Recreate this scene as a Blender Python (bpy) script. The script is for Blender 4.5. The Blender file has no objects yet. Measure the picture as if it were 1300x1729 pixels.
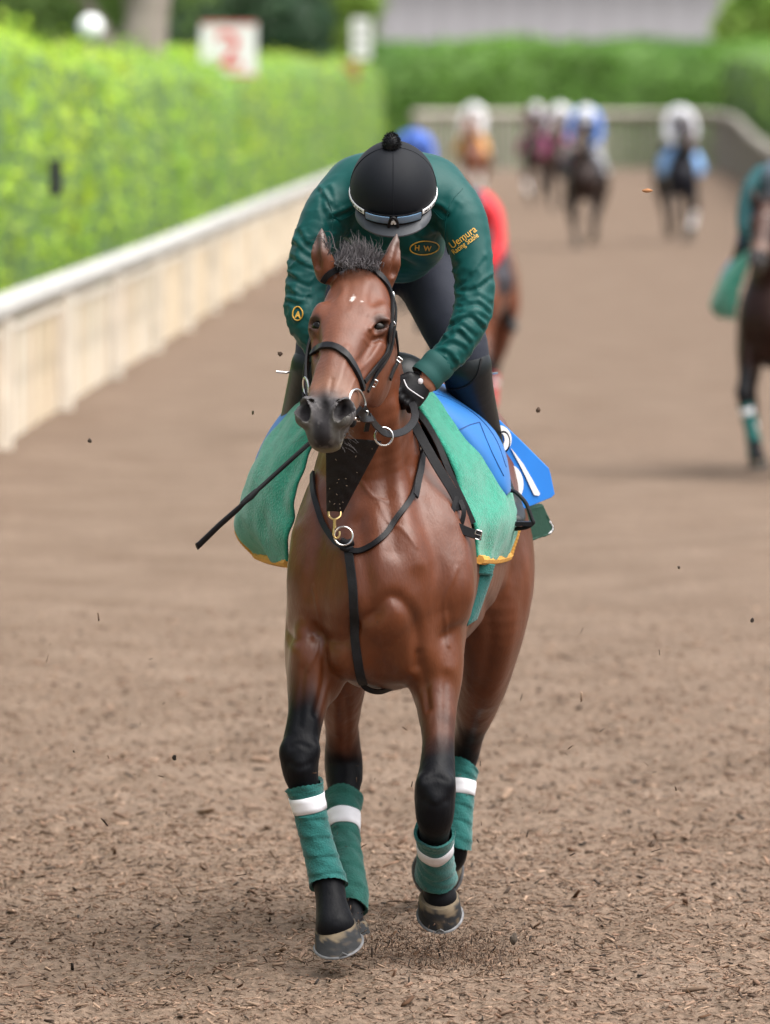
import bpy, bmesh, math, random
import numpy as np
from mathutils import Vector, Matrix
from mathutils.bvhtree import BVHTree

SC = bpy.context.scene
COL = SC.collection
RND = random.Random(7)
NPR = np.random.RandomState(11)

# ------------------------------------------------------------------ camera, sky, sun, exposure
FPX, CAMH, D0, HOR = 13486.0, 2.4, 22.0, 165.0      # focal length in photo pixels, eye height, distance, horizon row
cam_d = bpy.data.cameras.new('camera')
cam = bpy.data.objects.new('camera', cam_d)
COL.objects.link(cam)
cam.location = (0, -D0, CAMH)
cam.rotation_euler = (math.radians(90), 0, 0)
cam_d.sensor_fit = 'HORIZONTAL'
cam_d.sensor_width = 36.0
cam_d.lens = FPX / 1300.0 * 36.0
cam_d.shift_y = -(864.5 - HOR) / 1300.0
cam_d.clip_start = 1.0
cam_d.clip_end = 3000.0
cam_d.dof.use_dof = True
cam_d.dof.focus_distance = D0 - 0.1
cam_d.dof.aperture_fstop = cam_d.lens / 62.0
SC.camera = cam

world = bpy.data.worlds.new('World')
SC.world = world
world.use_nodes = True
wn, wl = world.node_tree.nodes, world.node_tree.links
wn.clear()
SUN_EL, SUN_AZ = math.radians(64), math.radians(112)   # azimuth clockwise from +Y
sky = wn.new('ShaderNodeTexSky')
sky.sky_type = 'NISHITA'
sky.sun_disc = False
sky.sun_elevation = SUN_EL
sky.sun_rotation = SUN_AZ
sky.dust_density = 5.0
hs = wn.new('ShaderNodeHueSaturation')
hs.inputs['Saturation'].default_value = 0.35            # overcast: the blue goes out of the sky
bg = wn.new('ShaderNodeBackground')
bg.inputs['Strength'].default_value = 0.125
wo = wn.new('ShaderNodeOutputWorld')
wl.new(sky.outputs[0], hs.inputs['Color'])
wl.new(hs.outputs[0], bg.inputs['Color'])
wl.new(bg.outputs[0], wo.inputs['Surface'])

sun_d = bpy.data.lights.new('sun', 'SUN')
sun_d.energy = 2.4
sun_d.angle = math.radians(80)
sun_d.color = (1.0, 0.96, 0.9)
sun = bpy.data.objects.new('sun', sun_d)
COL.objects.link(sun)
_sd = Vector((math.sin(SUN_AZ) * math.cos(SUN_EL), math.cos(SUN_AZ) * math.cos(SUN_EL), math.sin(SUN_EL)))
sun.rotation_euler = _sd.to_track_quat('Z', 'Y').to_euler()
sun.location = (0, 0, 30)

SC.view_settings.view_transform = 'Standard'
SC.view_settings.look = 'None'
SC.view_settings.exposure = 1.08
SC.view_settings.gamma = 1.0
SC.view_settings.use_curve_mapping = False
SC.render.engine = 'CYCLES'
SC.cycles.use_denoising = True
SC.cycles.max_bounces = 6

# ------------------------------------------------------------------ helpers
def P(px, py, y=0.0):
    """place of a point seen at column px, row py of the photograph, y metres behind the horse's chest"""
    s = FPX / (D0 + y)
    return np.array([(px - 650.0) / s, y, CAMH - (py - HOR) / s])

def proj(p):
    s = FPX / (D0 + p[1])
    return 650 + p[0] * s, HOR + (CAMH - p[2]) * s

def R(px, y=0.0):
    return px * (D0 + y) / FPX

def V(p):
    return Vector((float(p[0]), float(p[1]), float(p[2])))

def nrm(v):
    v = np.asarray(v, float)
    return v / (np.linalg.norm(v) + 1e-12)

def sstep(a, b, x):
    t = np.clip((x - a) / (b - a), 0, 1)
    return t * t * (3 - 2 * t)

def _hash(i, j, k, seed):
    h = (i * 374761393 + j * 668265263 + k * 2147483647 + seed * 974634777) & 0xFFFFFFFF
    h = ((h ^ (h >> 13)) * 1274126177) & 0xFFFFFFFF
    h = (h ^ (h >> 16)) & 0xFFFF
    return h.astype(np.float64) / 65535.0

def vnoise(p, f=1.0, seed=0):
    q = np.asarray(p, float) * f
    i = np.floor(q).astype(np.int64)
    t = q - i
    t = t * t * (3 - 2 * t)
    r = 0
    for a in (0, 1):
        for b in (0, 1):
            for c in (0, 1):
                w = (t[:, 0] if a else 1 - t[:, 0]) * (t[:, 1] if b else 1 - t[:, 1]) * (t[:, 2] if c else 1 - t[:, 2])
                r = r + w * _hash(i[:, 0] + a, i[:, 1] + b, i[:, 2] + c, seed)
    return r * 2 - 1

def fbm(p, f, seed=0, o=3):
    r, a = 0, 1.0
    for k in range(o):
        r = r + a * vnoise(p, f, seed + k)
        f *= 2.03
        a *= 0.5
    return r

def tag(o, label=None, cat=None, group=None, kind=None):
    if label: o['label'] = label
    if cat: o['category'] = cat
    if group: o['group'] = group
    if kind: o['kind'] = kind
    return o

def empty(name, loc=(0, 0, 0)):
    o = bpy.data.objects.new(name, None)
    o.empty_display_size = 0.1
    COL.objects.link(o)
    o.location = loc
    return o

def link(name, me, mat=None, parent=None):
    o = bpy.data.objects.new(name, me)
    COL.objects.link(o)
    if mat is not None and not me.materials:
        me.materials.append(mat)
    if parent is not None:
        o.parent = parent
        o.matrix_parent_inverse = Matrix.Translation(-Vector(parent.location))
    return o

def mesh_np(name, verts, faces, smooth=True):
    """verts (N,3); faces (M,k) all of one size, or a list of tuples"""
    me = bpy.data.meshes.new(name)
    verts = np.asarray(verts, np.float32)
    if isinstance(faces, np.ndarray):
        k = faces.shape[1]
        me.vertices.add(len(verts))
        me.vertices.foreach_set('co', verts.ravel())
        me.loops.add(faces.size)
        me.loops.foreach_set('vertex_index', faces.astype(np.int32).ravel())
        me.polygons.add(len(faces))
        me.polygons.foreach_set('loop_start', np.arange(0, faces.size, k, dtype=np.int32))
        me.polygons.foreach_set('loop_total', np.full(len(faces), k, np.int32))
        me.update(calc_edges=True)
        me.validate()
    else:
        me.from_pydata([tuple(map(float, v)) for v in verts], [], faces)
    if smooth and len(me.polygons):
        me.polygons.foreach_set('use_smooth', np.ones(len(me.polygons), bool))
    return me

def set_color(me, col, name='paint'):
    a = me.color_attributes.new(name, 'FLOAT_COLOR', 'POINT')
    c = np.ones((len(col), 4), np.float32)
    c[:, :col.shape[1] if hasattr(col, 'shape') else 3] = col
    a.data.foreach_set('color', c.ravel())

def get_co(me):
    a = np.empty(len(me.vertices) * 3, np.float32)
    me.vertices.foreach_get('co', a)
    return a.reshape(-1, 3).astype(float)

def get_no(me):
    a = np.empty(len(me.vertices) * 3, np.float32)
    me.vertex_normals.foreach_get('vector', a)
    return a.reshape(-1, 3).astype(float)

def catmull(pts, n):
    """Catmull-Rom through rows of pts, n samples per span"""
    p = np.asarray(pts, float)
    if len(p) < 3:
        t = np.linspace(0, 1, n + 1)[:, None]
        return p[0] * (1 - t) + p[-1] * t
    p = np.vstack([2 * p[0] - p[1], p, 2 * p[-1] - p[-2]])
    out = []
    for i in range(1, len(p) - 2):
        t = np.linspace(0, 1, n, endpoint=False)[:, None]
        a, b, c, d = p[i - 1], p[i], p[i + 1], p[i + 2]
        out.append(0.5 * (2 * b + (c - a) * t + (2 * a - 5 * b + 4 * c - d) * t ** 2 + (3 * b - a - 3 * c + d) * t ** 3))
    out.append(p[-2][None])
    return np.vstack(out)

class MB:
    """collects pieces into one mesh"""
    def __init__(self):
        self.v, self.f = [], []
    def add(self, v, f):
        n = len(self.v)
        self.v += [tuple(map(float, q)) for q in v]
        self.f += [tuple(int(i) + n for i in q) for q in f]
        return self
    def box(self, c, s, M=None, bev=0.0):
        x, y, z = s[0] / 2, s[1] / 2, s[2] / 2
        v = np.array([(a * x, b * y, e * z) for a in (-1, 1) for b in (-1, 1) for e in (-1, 1)])
        if M is not None:
            v = v @ np.asarray(M).T
        v = v + np.asarray(c)
        return self.add(v, [(0, 1, 3, 2), (4, 6, 7, 5), (0, 4, 5, 1), (2, 3, 7, 6), (0, 2, 6, 4), (1, 5, 7, 3)])
    def tube(self, pts, rad, seg=10, e1=None, cap=True, r2=None, closed=False):
        pts = np.asarray(pts, float)
        n = len(pts)
        rad = np.broadcast_to(np.asarray(rad, float), (n,))
        r2 = rad if r2 is None else np.broadcast_to(np.asarray(r2, float), (n,))
        if closed:
            tan = np.roll(pts, -1, 0) - np.roll(pts, 1, 0)
        else:
            tan = np.gradient(pts, axis=0)
        ref = np.array(e1 if e1 is not None else (0.31, 0.22, 0.92), float)
        vs = []
        for i in range(n):
            d = nrm(tan[i])
            a = ref - d * (ref @ d)
            if np.linalg.norm(a) < 1e-3:
                a = np.cross(d, (1, 0, 0))
            a = nrm(a)
            b = np.cross(d, a)
            if e1 is None:
                ref = a
            for k in range(seg):
                t = 2 * math.pi * k / seg
                vs.append(pts[i] + a * math.cos(t) * rad[i] + b * math.sin(t) * r2[i])
        fs = []
        for i in range(n if closed else n - 1):
            j = (i + 1) % n
            for k in range(seg):
                fs.append((i * seg + k, i * seg + (k + 1) % seg, j * seg + (k + 1) % seg, j * seg + k))
        if cap and not closed:
            fs.append(tuple(range(seg - 1, -1, -1)))
            fs.append(tuple((n - 1) * seg + k for k in range(seg)))
        return self.add(vs, fs)
    def ring(self, c, r, rt, axis=(0, 1, 0), seg=24, ts=8, sy=1.0):
        ax = nrm(axis)
        a = nrm(np.cross(ax, (0.12, 0.05, 0.99)))
        b = np.cross(ax, a)
        p = [np.asarray(c) + a * r * math.cos(t) + b * r * sy * math.sin(t) for t in np.linspace(0, 2 * math.pi, seg, endpoint=False)]
        return self.tube(p, rt, ts, e1=ax, closed=True)
    def ell(self, c, r, seg=14, M=None):
        v, f = [], []
        m = seg // 2
        for i in range(m + 1):
            th = math.pi * i / m
            for k in range(seg):
                ph = 2 * math.pi * k / seg
                v.append((r[0] * math.sin(th) * math.cos(ph), r[1] * math.sin(th) * math.sin(ph), r[2] * math.cos(th)))
        v = np.array(v)
        if M is not None:
            v = v @ np.asarray(M).T
        for i in range(m):
            for k in range(seg):
                f.append((i * seg + k, (i + 1) * seg + k, (i + 1) * seg + (k + 1) % seg, i * seg + (k + 1) % seg))
        return self.add(v + np.asarray(c), f)
    def mesh(self, name, smooth=True):
        me = bpy.data.meshes.new(name)
        me.from_pydata(self.v, [], self.f)
        me.validate()
        if smooth:
            me.polygons.foreach_set('use_smooth', np.ones(len(me.polygons), bool))
            try:
                me.set_sharp_from_angle(angle=math.radians(42))
            except Exception:
                pass
        return me
    def build(self, name, mat, parent=None, smooth=True):
        return link(name, self.mesh(name, smooth), mat, parent)

# ------------------------------------------------------------------ signed-distance modelling
class Field:
    def __init__(self, xs, ys, zs):
        self.x, self.y, self.z = [np.asarray(a, np.float32) for a in (xs, ys, zs)]
        self.v = np.full((len(xs), len(ys), len(zs)), 0.5, np.float32)
        self.m = max(np.diff(self.x).max(), np.diff(self.y).max(), np.diff(self.z).max()) * 2.5
    def win(self, lo, hi, pad):
        s = []
        for a, l, h in zip((self.x, self.y, self.z), lo, hi):
            i, j = np.searchsorted(a, l - pad), np.searchsorted(a, h + pad)
            s.append(slice(max(i - 1, 0), min(j + 1, len(a))))
        return tuple(s)
    def xyz(self, w):
        return self.x[w[0]][:, None, None], self.y[w[1]][None, :, None], self.z[w[2]][None, None, :]
    def put(self, w, d, k, sub=False):
        if d.size == 0: return
        v = self.v[w]
        if sub:
            d = -d
            h = np.clip(0.5 - 0.5 * (v - d) / k, 0, 1)
            self.v[w] = v + (d - v) * h + k * h * (1 - h)
        else:
            h = np.clip(0.5 + 0.5 * (v - d) / k, 0, 1)
            self.v[w] = v + (d - v) * h - k * h * (1 - h)
    def ell(self, c, r, k=0.03, M=None, sub=False):
        c = np.asarray(c, float)
        rm = max(r)
        lo, hi = (c - r, c + r) if M is None else (c - rm, c + rm)
        w = self.win(lo, hi, k + self.m)
        X, Y, Z = self.xyz(w)
        X, Y, Z = X - np.float32(c[0]), Y - np.float32(c[1]), Z - np.float32(c[2])
        if M is not None:
            a, b, e = [np.asarray(q, np.float32) for q in M]
            X, Y, Z = X * a[0] + Y * a[1] + Z * a[2], X * b[0] + Y * b[1] + Z * b[2], X * e[0] + Y * e[1] + Z * e[2]
        r = np.asarray(r, np.float32)
        q1 = np.sqrt((X / r[0]) ** 2 + (Y / r[1]) ** 2 + (Z / r[2]) ** 2)
        q2 = np.sqrt((X / r[0] ** 2) ** 2 + (Y / r[1] ** 2) ** 2 + (Z / r[2] ** 2) ** 2) + 1e-6
        self.put(w, q1 * (q1 - 1) / q2, k, sub)
    def loft(self, rows, k=0.03, e1=(1, 0, 0), n=5, p=2.0, sub=False):
        """rows: (x, y, z, r1, r2); r1 along e1, r2 across it"""
        a = catmull(rows, n)
        a[:, 3:] = np.maximum(a[:, 3:], 0.002)
        rm = a[:, 3:].max()
        w = self.win(a[:, :3].min(0) - rm, a[:, :3].max(0) + rm, k + self.m)
        base = [s.start for s in w]
        tmp = np.full(self.v[w].shape, 0.5, np.float32)
        e1 = np.asarray(e1, float)
        for i in range(len(a) - 1):
            A, B = a[i, :3], a[i + 1, :3]
            d = B - A
            L2 = d @ d
            if L2 < 1e-10: continue
            dh = d / math.sqrt(L2)
            u = nrm(e1 - dh * (e1 @ dh))
            v = np.cross(dh, u)
            rr = max(a[i, 3:].max(), a[i + 1, 3:].max())
            ww = self.win(np.minimum(A, B) - rr, np.maximum(A, B) + rr, k + self.m)
            X, Y, Z = self.xyz(ww)
            X, Y, Z = X - np.float32(A[0]), Y - np.float32(A[1]), Z - np.float32(A[2])
            f = np.float32
            t = np.clip((X * f(d[0]) + Y * f(d[1]) + Z * f(d[2])) / f(L2), 0, 1)
            X, Y, Z = X - t * f(d[0]), Y - t * f(d[1]), Z - t * f(d[2])
            r1 = f(a[i, 3]) + t * f(a[i + 1, 3] - a[i, 3])
            r2 = f(a[i, 4]) + t * f(a[i + 1, 4] - a[i, 4])
            rmn = np.minimum(r1, r2)
            q = np.abs((X * f(u[0]) + Y * f(u[1]) + Z * f(u[2])) / r1) ** f(p) + np.abs((X * f(v[0]) + Y * f(v[1]) + Z * f(v[2])) / r2) ** f(p) \
                + np.abs((X * f(dh[0]) + Y * f(dh[1]) + Z * f(dh[2])) / rmn) ** f(p)
            dd = (q ** f(1 / p) - 1) * rmn
            sl = tuple(slice(s.start - b, s.stop - b) for s, b in zip(ww, base))
            sl = tuple(slice(max(s.start, 0), s.stop) for s in sl)
            t0 = tmp[sl]
            if t0.shape != dd.shape:
                dd = dd[:t0.shape[0], :t0.shape[1], :t0.shape[2]]
            np.minimum(t0, dd, out=t0)
        self.put(w, tmp, k, sub)
    def cap(self, a, b, ra, rb, k=0.02, sub=False):
        self.loft([(*a, ra, ra), (*b, rb, rb)], k, n=1, sub=sub, e1=(0.3, 0.5, 0.1))
    def mesh(self, smooth=2):
        v = self.v
        s = v < 0
        c = [s[i:s.shape[0] - 1 + i, j:s.shape[1] - 1 + j, k:s.shape[2] - 1 + k] for i in (0, 1) for j in (0, 1) for k in (0, 1)]
        anyc, allc = c[0].copy(), c[0].copy()
        for q in c[1:]:
            anyc |= q
            allc &= q
        I = np.argwhere(anyc & ~allc)
        idx = np.full(anyc.shape, -1, np.int32)
        idx[I[:, 0], I[:, 1], I[:, 2]] = np.arange(len(I))
        cor = [(i, j, k) for i in (0, 1) for j in (0, 1) for k in (0, 1)]
        val = np.stack([v[I[:, 0] + i, I[:, 1] + j, I[:, 2] + k] for i, j, k in cor], 1)
        acc = np.zeros((len(I), 3)); cnt = np.zeros(len(I))
        for a in range(8):
            for b in range(a + 1, 8):
                df = [cor[b][q] - cor[a][q] for q in range(3)]
                if sum(abs(q) for q in df) != 1: continue
                va, vb = val[:, a], val[:, b]
                m = (va < 0) != (vb < 0)
                t = va[m] / (va[m] - vb[m])
                acc[m] += np.array(cor[a]) + t[:, None] * np.array(df)
                cnt[m] += 1
        acc /= cnt[:, None]
        vs = np.empty((len(I), 3))
        for q, ax in enumerate((self.x, self.y, self.z)):
            i0 = I[:, q]
            vs[:, q] = ax[i0] + (ax[i0 + 1] - ax[i0]) * acc[:, q]
        fs = []
        for q in range(3):
            a, b = [(1, 2), (2, 0), (0, 1)][q]
            sl0 = [slice(None)] * 3; sl1 = [slice(None)] * 3
            sl0[q] = slice(0, -1); sl1[q] = slice(1, None)
            E = np.argwhere(s[tuple(sl0)] != s[tuple(sl1)])
            ok = (E[:, a] > 0) & (E[:, b] > 0) & (E[:, a] < s.shape[a] - 1) & (E[:, b] < s.shape[b] - 1)
            E = E[ok]
            ins = s[E[:, 0], E[:, 1], E[:, 2]]
            def g(da, db):
                F = E.copy()
                F[:, a] += da; F[:, b] += db
                return idx[F[:, 0], F[:, 1], F[:, 2]]
            Q = np.stack([g(-1, -1), g(0, -1), g(0, 0), g(-1, 0)], 1)
            Q[~ins] = Q[~ins][:, ::-1]
            fs.append(Q)
        F = np.vstack(fs)
        F = F[(F >= 0).all(1)]
        # keep the largest connected shell's dust out is not needed; relax
        n = len(vs)
        e = np.vstack([F[:, [0, 1]], F[:, [1, 2]], F[:, [2, 3]], F[:, [3, 0]]])
        deg = np.bincount(e[:, 0], minlength=n) + np.bincount(e[:, 1], minlength=n)
        deg = np.maximum(deg, 1)
        for it in range(smooth * 2):
            lam = 0.55 if it % 2 == 0 else -0.45
            new = np.empty_like(vs)
            for q in range(3):
                new[:, q] = (np.bincount(e[:, 0], vs[e[:, 1], q], n) + np.bincount(e[:, 1], vs[e[:, 0], q], n)) / deg
            vs = vs + lam * (new - vs)
        return vs, F

def lap(v, f, w, it):
    """plain relaxation, w = weight per vertex"""
    n = len(v)
    e = np.vstack([f[:, [0, 1]], f[:, [1, 2]], f[:, [2, 3]], f[:, [3, 0]]])
    deg = np.maximum(np.bincount(e[:, 0], minlength=n) + np.bincount(e[:, 1], minlength=n), 1)
    for _ in range(it):
        new = np.stack([(np.bincount(e[:, 0], v[e[:, 1], q], n) + np.bincount(e[:, 1], v[e[:, 0], q], n)) / deg for q in range(3)], 1)
        v = v + (new - v) * w[:, None]
    return v

def axis_steps(spans):
    """spans: (start, stop, step) one after another"""
    out = []
    for a, b, h in spans:
        n = max(1, int(round((b - a) / h)))
        out.append(np.linspace(a, b, n, endpoint=False))
    out.append(np.array([spans[-1][1]]))
    return np.concatenate(out)

# ------------------------------------------------------------------ materials
def newmat(name):
    m = bpy.data.materials.new(name)
    m.use_nodes = True
    nt = m.node_tree
    b = nt.nodes['Principled BSDF']
    return m, nt, b

def pbr(name, col, rough=0.6, metal=0.0, spec=0.5, var=0.12, vs=8.0, bump=0.0, bs=60.0, sheen=0.0, coat=0.0, det=4, trans=0.0, attr=None, bdist=0.01, stretch=None):
    m, nt, b = newmat(name)
    N, L = nt.nodes, nt.links
    tc = N.new('ShaderNodeTexCoord')
    src = tc.outputs['Object']
    if stretch:
        mp = N.new('ShaderNodeMapping')
        mp.inputs['Scale'].default_value = stretch
        L.new(src, mp.inputs[0]); src = mp.outputs[0]
    no = N.new('ShaderNodeTexNoise')
    no.inputs['Scale'].default_value = vs
    no.inputs['Detail'].default_value = det
    L.new(src, no.inputs['Vector'])
    rp = N.new('ShaderNodeMapRange')
    rp.inputs[1].default_value = 0.25; rp.inputs[2].default_value = 0.75
    rp.inputs[3].default_value = 1 - var; rp.inputs[4].default_value = 1 + var
    L.new(no.outputs[0], rp.inputs[0])
    mx = N.new('ShaderNodeVectorMath'); mx.operation = 'SCALE'
    if attr:
        at = N.new('ShaderNodeAttribute'); at.attribute_name = attr
        L.new(at.outputs['Color'], mx.inputs[0])
        if rough is None:
            L.new(at.outputs['Alpha'], b.inputs['Roughness'])
            ms_ = N.new('ShaderNodeMapRange')          # dusty black hair is duller than the bay coat
            ms_.inputs[1].default_value = .012; ms_.inputs[2].default_value = .09; ms_.inputs[3].default_value = .12; ms_.inputs[4].default_value = spec
            sx = N.new('ShaderNodeSeparateColor'); L.new(at.outputs['Color'], sx.inputs[0])
            L.new(sx.outputs[0], ms_.inputs[0]); L.new(ms_.outputs[0], b.inputs['Specular IOR Level'])
    else:
        mx.inputs[0].default_value = col
    L.new(rp.outputs[0], mx.inputs['Scale'])
    L.new(mx.outputs[0], b.inputs['Base Color'])
    if rough is not None: b.inputs['Roughness'].default_value = rough
    b.inputs['Metallic'].default_value = metal
    b.inputs['Specular IOR Level'].default_value = spec
    b.inputs['Sheen Weight'].default_value = sheen
    b.inputs['Sheen Roughness'].default_value = 0.4
    b.inputs['Coat Weight'].default_value = coat
    b.inputs['Coat Roughness'].default_value = 0.25
    if bump > 0:
        n2 = N.new('ShaderNodeTexNoise')
        n2.inputs['Scale'].default_value = bs
        n2.inputs['Detail'].default_value = 5
        L.new(src, n2.inputs['Vector'])
        bp = N.new('ShaderNodeBump')
        bp.inputs['Strength'].default_value = bump
        bp.inputs['Distance'].default_value = bdist
        L.new(n2.outputs[0], bp.inputs['Height'])
        L.new(bp.outputs[0], b.inputs['Normal'])
    if trans > 0:
        tr = N.new('ShaderNodeBsdfTranslucent')
        L.new(mx.outputs[0], tr.inputs['Color'])
        ms = N.new('ShaderNodeMixShader')
        ms.inputs[0].default_value = trans
        out = N['Material Output']
        L.new(b.outputs[0], ms.inputs[1]); L.new(tr.outputs[0], ms.inputs[2])
        L.new(ms.outputs[0], out.inputs['Surface'])
    return m

MT = {}
def mat(key, *a, **k):
    if key not in MT:
        MT[key] = pbr(key, *a, **k)
    return MT[key]

mat('leather', (0.007, 0.007, 0.0085), 0.45, spec=0.2, var=0.25, vs=40, bump=0.25, bs=220, bdist=0.002)
mat('worn_leather', (0.012, 0.012, 0.014), 0.55, spec=0.2, var=0.3, vs=30, bump=0.3, bs=150, bdist=0.003)
mat('steel', (0.62, 0.62, 0.62), 0.25, metal=1.0, var=0.08)
mat('worn_steel', (0.13, 0.13, 0.135), 0.6, metal=.5, var=0.3, vs=60)
mat('brass', (0.62, 0.45, 0.2), 0.3, metal=1.0, var=0.1)
mat('jacket', (0.0015, 0.056, 0.052), 0.46, spec=0.2, var=0.08, vs=5, bump=0.12, bs=380, bdist=0.001, sheen=0.04)
mat('cuff', (0.002, 0.062, 0.057), 0.75, var=0.08, bump=0.3, bs=300, bdist=0.001)
mat('breeches', (0.013, 0.016, 0.027), 0.75, spec=0.25, var=0.15, bump=0.12, bs=220, bdist=0.002, sheen=0.06)
mat('boot', (0.008, 0.011, 0.013), 0.40, spec=0.28, var=0.15, bump=0.12, bs=80, bdist=0.002)
mat('helmet_cloth', (0.0045, 0.0058, 0.009), 0.65, spec=0.18, var=0.1, vs=30, bump=0.15, bs=400, bdist=0.001, sheen=0.03)
mat('visor', (0.045, 0.05, 0.06), 0.5)
mat('skin', (0.42, 0.2, 0.13), 0.5)
mat('goggle', (0.10, 0.17, 0.26), 0.12, spec=0.9, var=0.25, vs=9)
mat('white_print', (0.75, 0.75, 0.76), 0.6, var=0.06)
mat('gold_thread', (0.55, 0.30, 0.03), 0.55, var=0.15, vs=60)
mat('fleece', (0.016, 0.24, 0.16), 0.95, var=0.22, vs=70, bump=0.9, bs=170, bdist=0.006, sheen=0.35)
mat('orange_trim', (0.56, 0.28, 0.05), 0.85, var=0.18, vs=40, bump=0.5, bs=120, bdist=0.003)
mat('blue_pad', (0.002, 0.125, 0.40), 0.6, var=0.08, bump=0.1, bs=300, bdist=0.001, sheen=0.1)
mat('blue_cloth', (0.012, 0.19, 0.66), 0.65, var=0.06, bump=0.1, bs=250, bdist=0.001)
mat('dark_pad', (0.010, 0.055, 0.035), 0.8, var=0.12, bump=0.4, bs=60, bdist=0.004)
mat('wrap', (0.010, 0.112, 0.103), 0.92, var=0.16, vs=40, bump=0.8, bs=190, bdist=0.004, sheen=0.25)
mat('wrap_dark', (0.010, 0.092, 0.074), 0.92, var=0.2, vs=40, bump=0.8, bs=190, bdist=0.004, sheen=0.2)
mat('velcro', (0.72, 0.72, 0.76), 0.8, var=0.10, vs=25, bump=0.2, bs=160, bdist=0.002)
mat('coat_hair', (0.2, 0.06, 0.03), None, spec=0.42, var=0.16, vs=14, bump=0.30, bs=150, bdist=0.003, sheen=0.02, attr='paint', stretch=(1, 1, 0.35))
mat('hoof', (0.1, 0.1, 0.1), 0.78, spec=.25, var=0.25, vs=30, bump=0.35, bs=70, bdist=0.003, attr='paint')
mat('eye', (0.006, 0.004, 0.003), 0.05, spec=0.22)
mat('mane', (0.065, 0.056, 0.060), 0.55, var=0.4, vs=60)
mat('foam', (0.7, 0.7, 0.65), 0.4)
# ------------------------------------------------------------------ the horse's shape
HP0, HP1 = P(604, 454, -0.32), P(541, 706, -0.78)
HA = nrm(HP1 - HP0)                                  # down the face
_l = np.array([0.92, -0.38, -0.15])
HL = nrm(_l - HA * (_l @ HA))                        # across the face, to the viewer's right
HN = nrm(np.cross(HL, HA)); HN = HN if HN[1] < 0 else -HN   # out of the forehead
def H(u, t, n):
    return HP0 + HL * u + HA * t + HN * n
def headuv(p):
    q = p - HP0
    return q @ HL, q @ HA, q @ HN

def rows(*a):
    """(px, py, y, r1, r2) in photo columns/rows and metres -> world rows"""
    return [(*P(q[0], q[1], q[2]), q[3], q[4]) for q in a]

LEG_A = rows((546, 985, .10, .09, .13), (535, 1075, .04, .088, .115), (527, 1140, -.03, .071, .092), (518, 1200, -.09, .052, .064),
             (509, 1248, -.13, .049, .052), (506, 1275, -.145, .0535, .056), (508, 1305, -.145, .049, .05), (516, 1335, -.14, .039, .042),
             (530, 1400, -.14, .033, .040), (546, 1460, -.15, .036, .043), (555, 1495, -.165, .042, .046), (560, 1525, -.195, .043, .042), (566, 1562, -.235, .055, .050))
LEG_B = rows((722, 985, .10, .09, .13), (731, 1075, .05, .088, .115), (734, 1140, -.02, .073, .094), (738, 1200, -.09, .054, .066),
             (740, 1250, -.15, .044, .052), (738, 1300, -.215, .049, .055), (735, 1335, -.25, .056, .062), (734, 1372, -.255, .053, .056), (734, 1402, -.20, .041, .044),
             (735, 1440, -.10, .036, .04), (736, 1475, -.01, .043, .046), (740, 1497, .02, .043, .043), (743, 1518, .02, .050, .047))
LEG_C = rows((620, 900, 1.10, .15, .2), (596, 1000, .98, .12, .19), (580, 1090, 1.0, .085, .13), (577, 1160, 1.08, .068, .1), (577, 1225, 1.18, .050, .07),
             (580, 1280, 1.24, .056, .066), (581, 1310, 1.22, .055, .06), (580, 1345, 1.18, .044, .05), (580, 1410, 1.1, .036, .044), (587, 1475, 1.0, .039, .045),
             (591, 1515, .95, .043, .046), (591, 1540, .92, .038, .038), (589, 1562, .89, .048, .046))
LEG_D = rows((792, 880, 1.15, .17, .22), (818, 960, 1.08, .148, .21), (826, 1030, 1.05, .118, .18), (820, 1100, 1.10, .092, .14), (808, 1170, 1.2, .07, .1),
             (794, 1230, 1.3, .046, .066), (783, 1275, 1.36, .045, .062), (776, 1310, 1.34, .039, .050), (772, 1380, 1.3, .034, .042),
             (769, 1425, 1.28, .037, .044), (764, 1448, 1.3, .040, .042), (750, 1460, 1.34, .036, .036), (741, 1468, 1.38, .044, .044))

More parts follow.
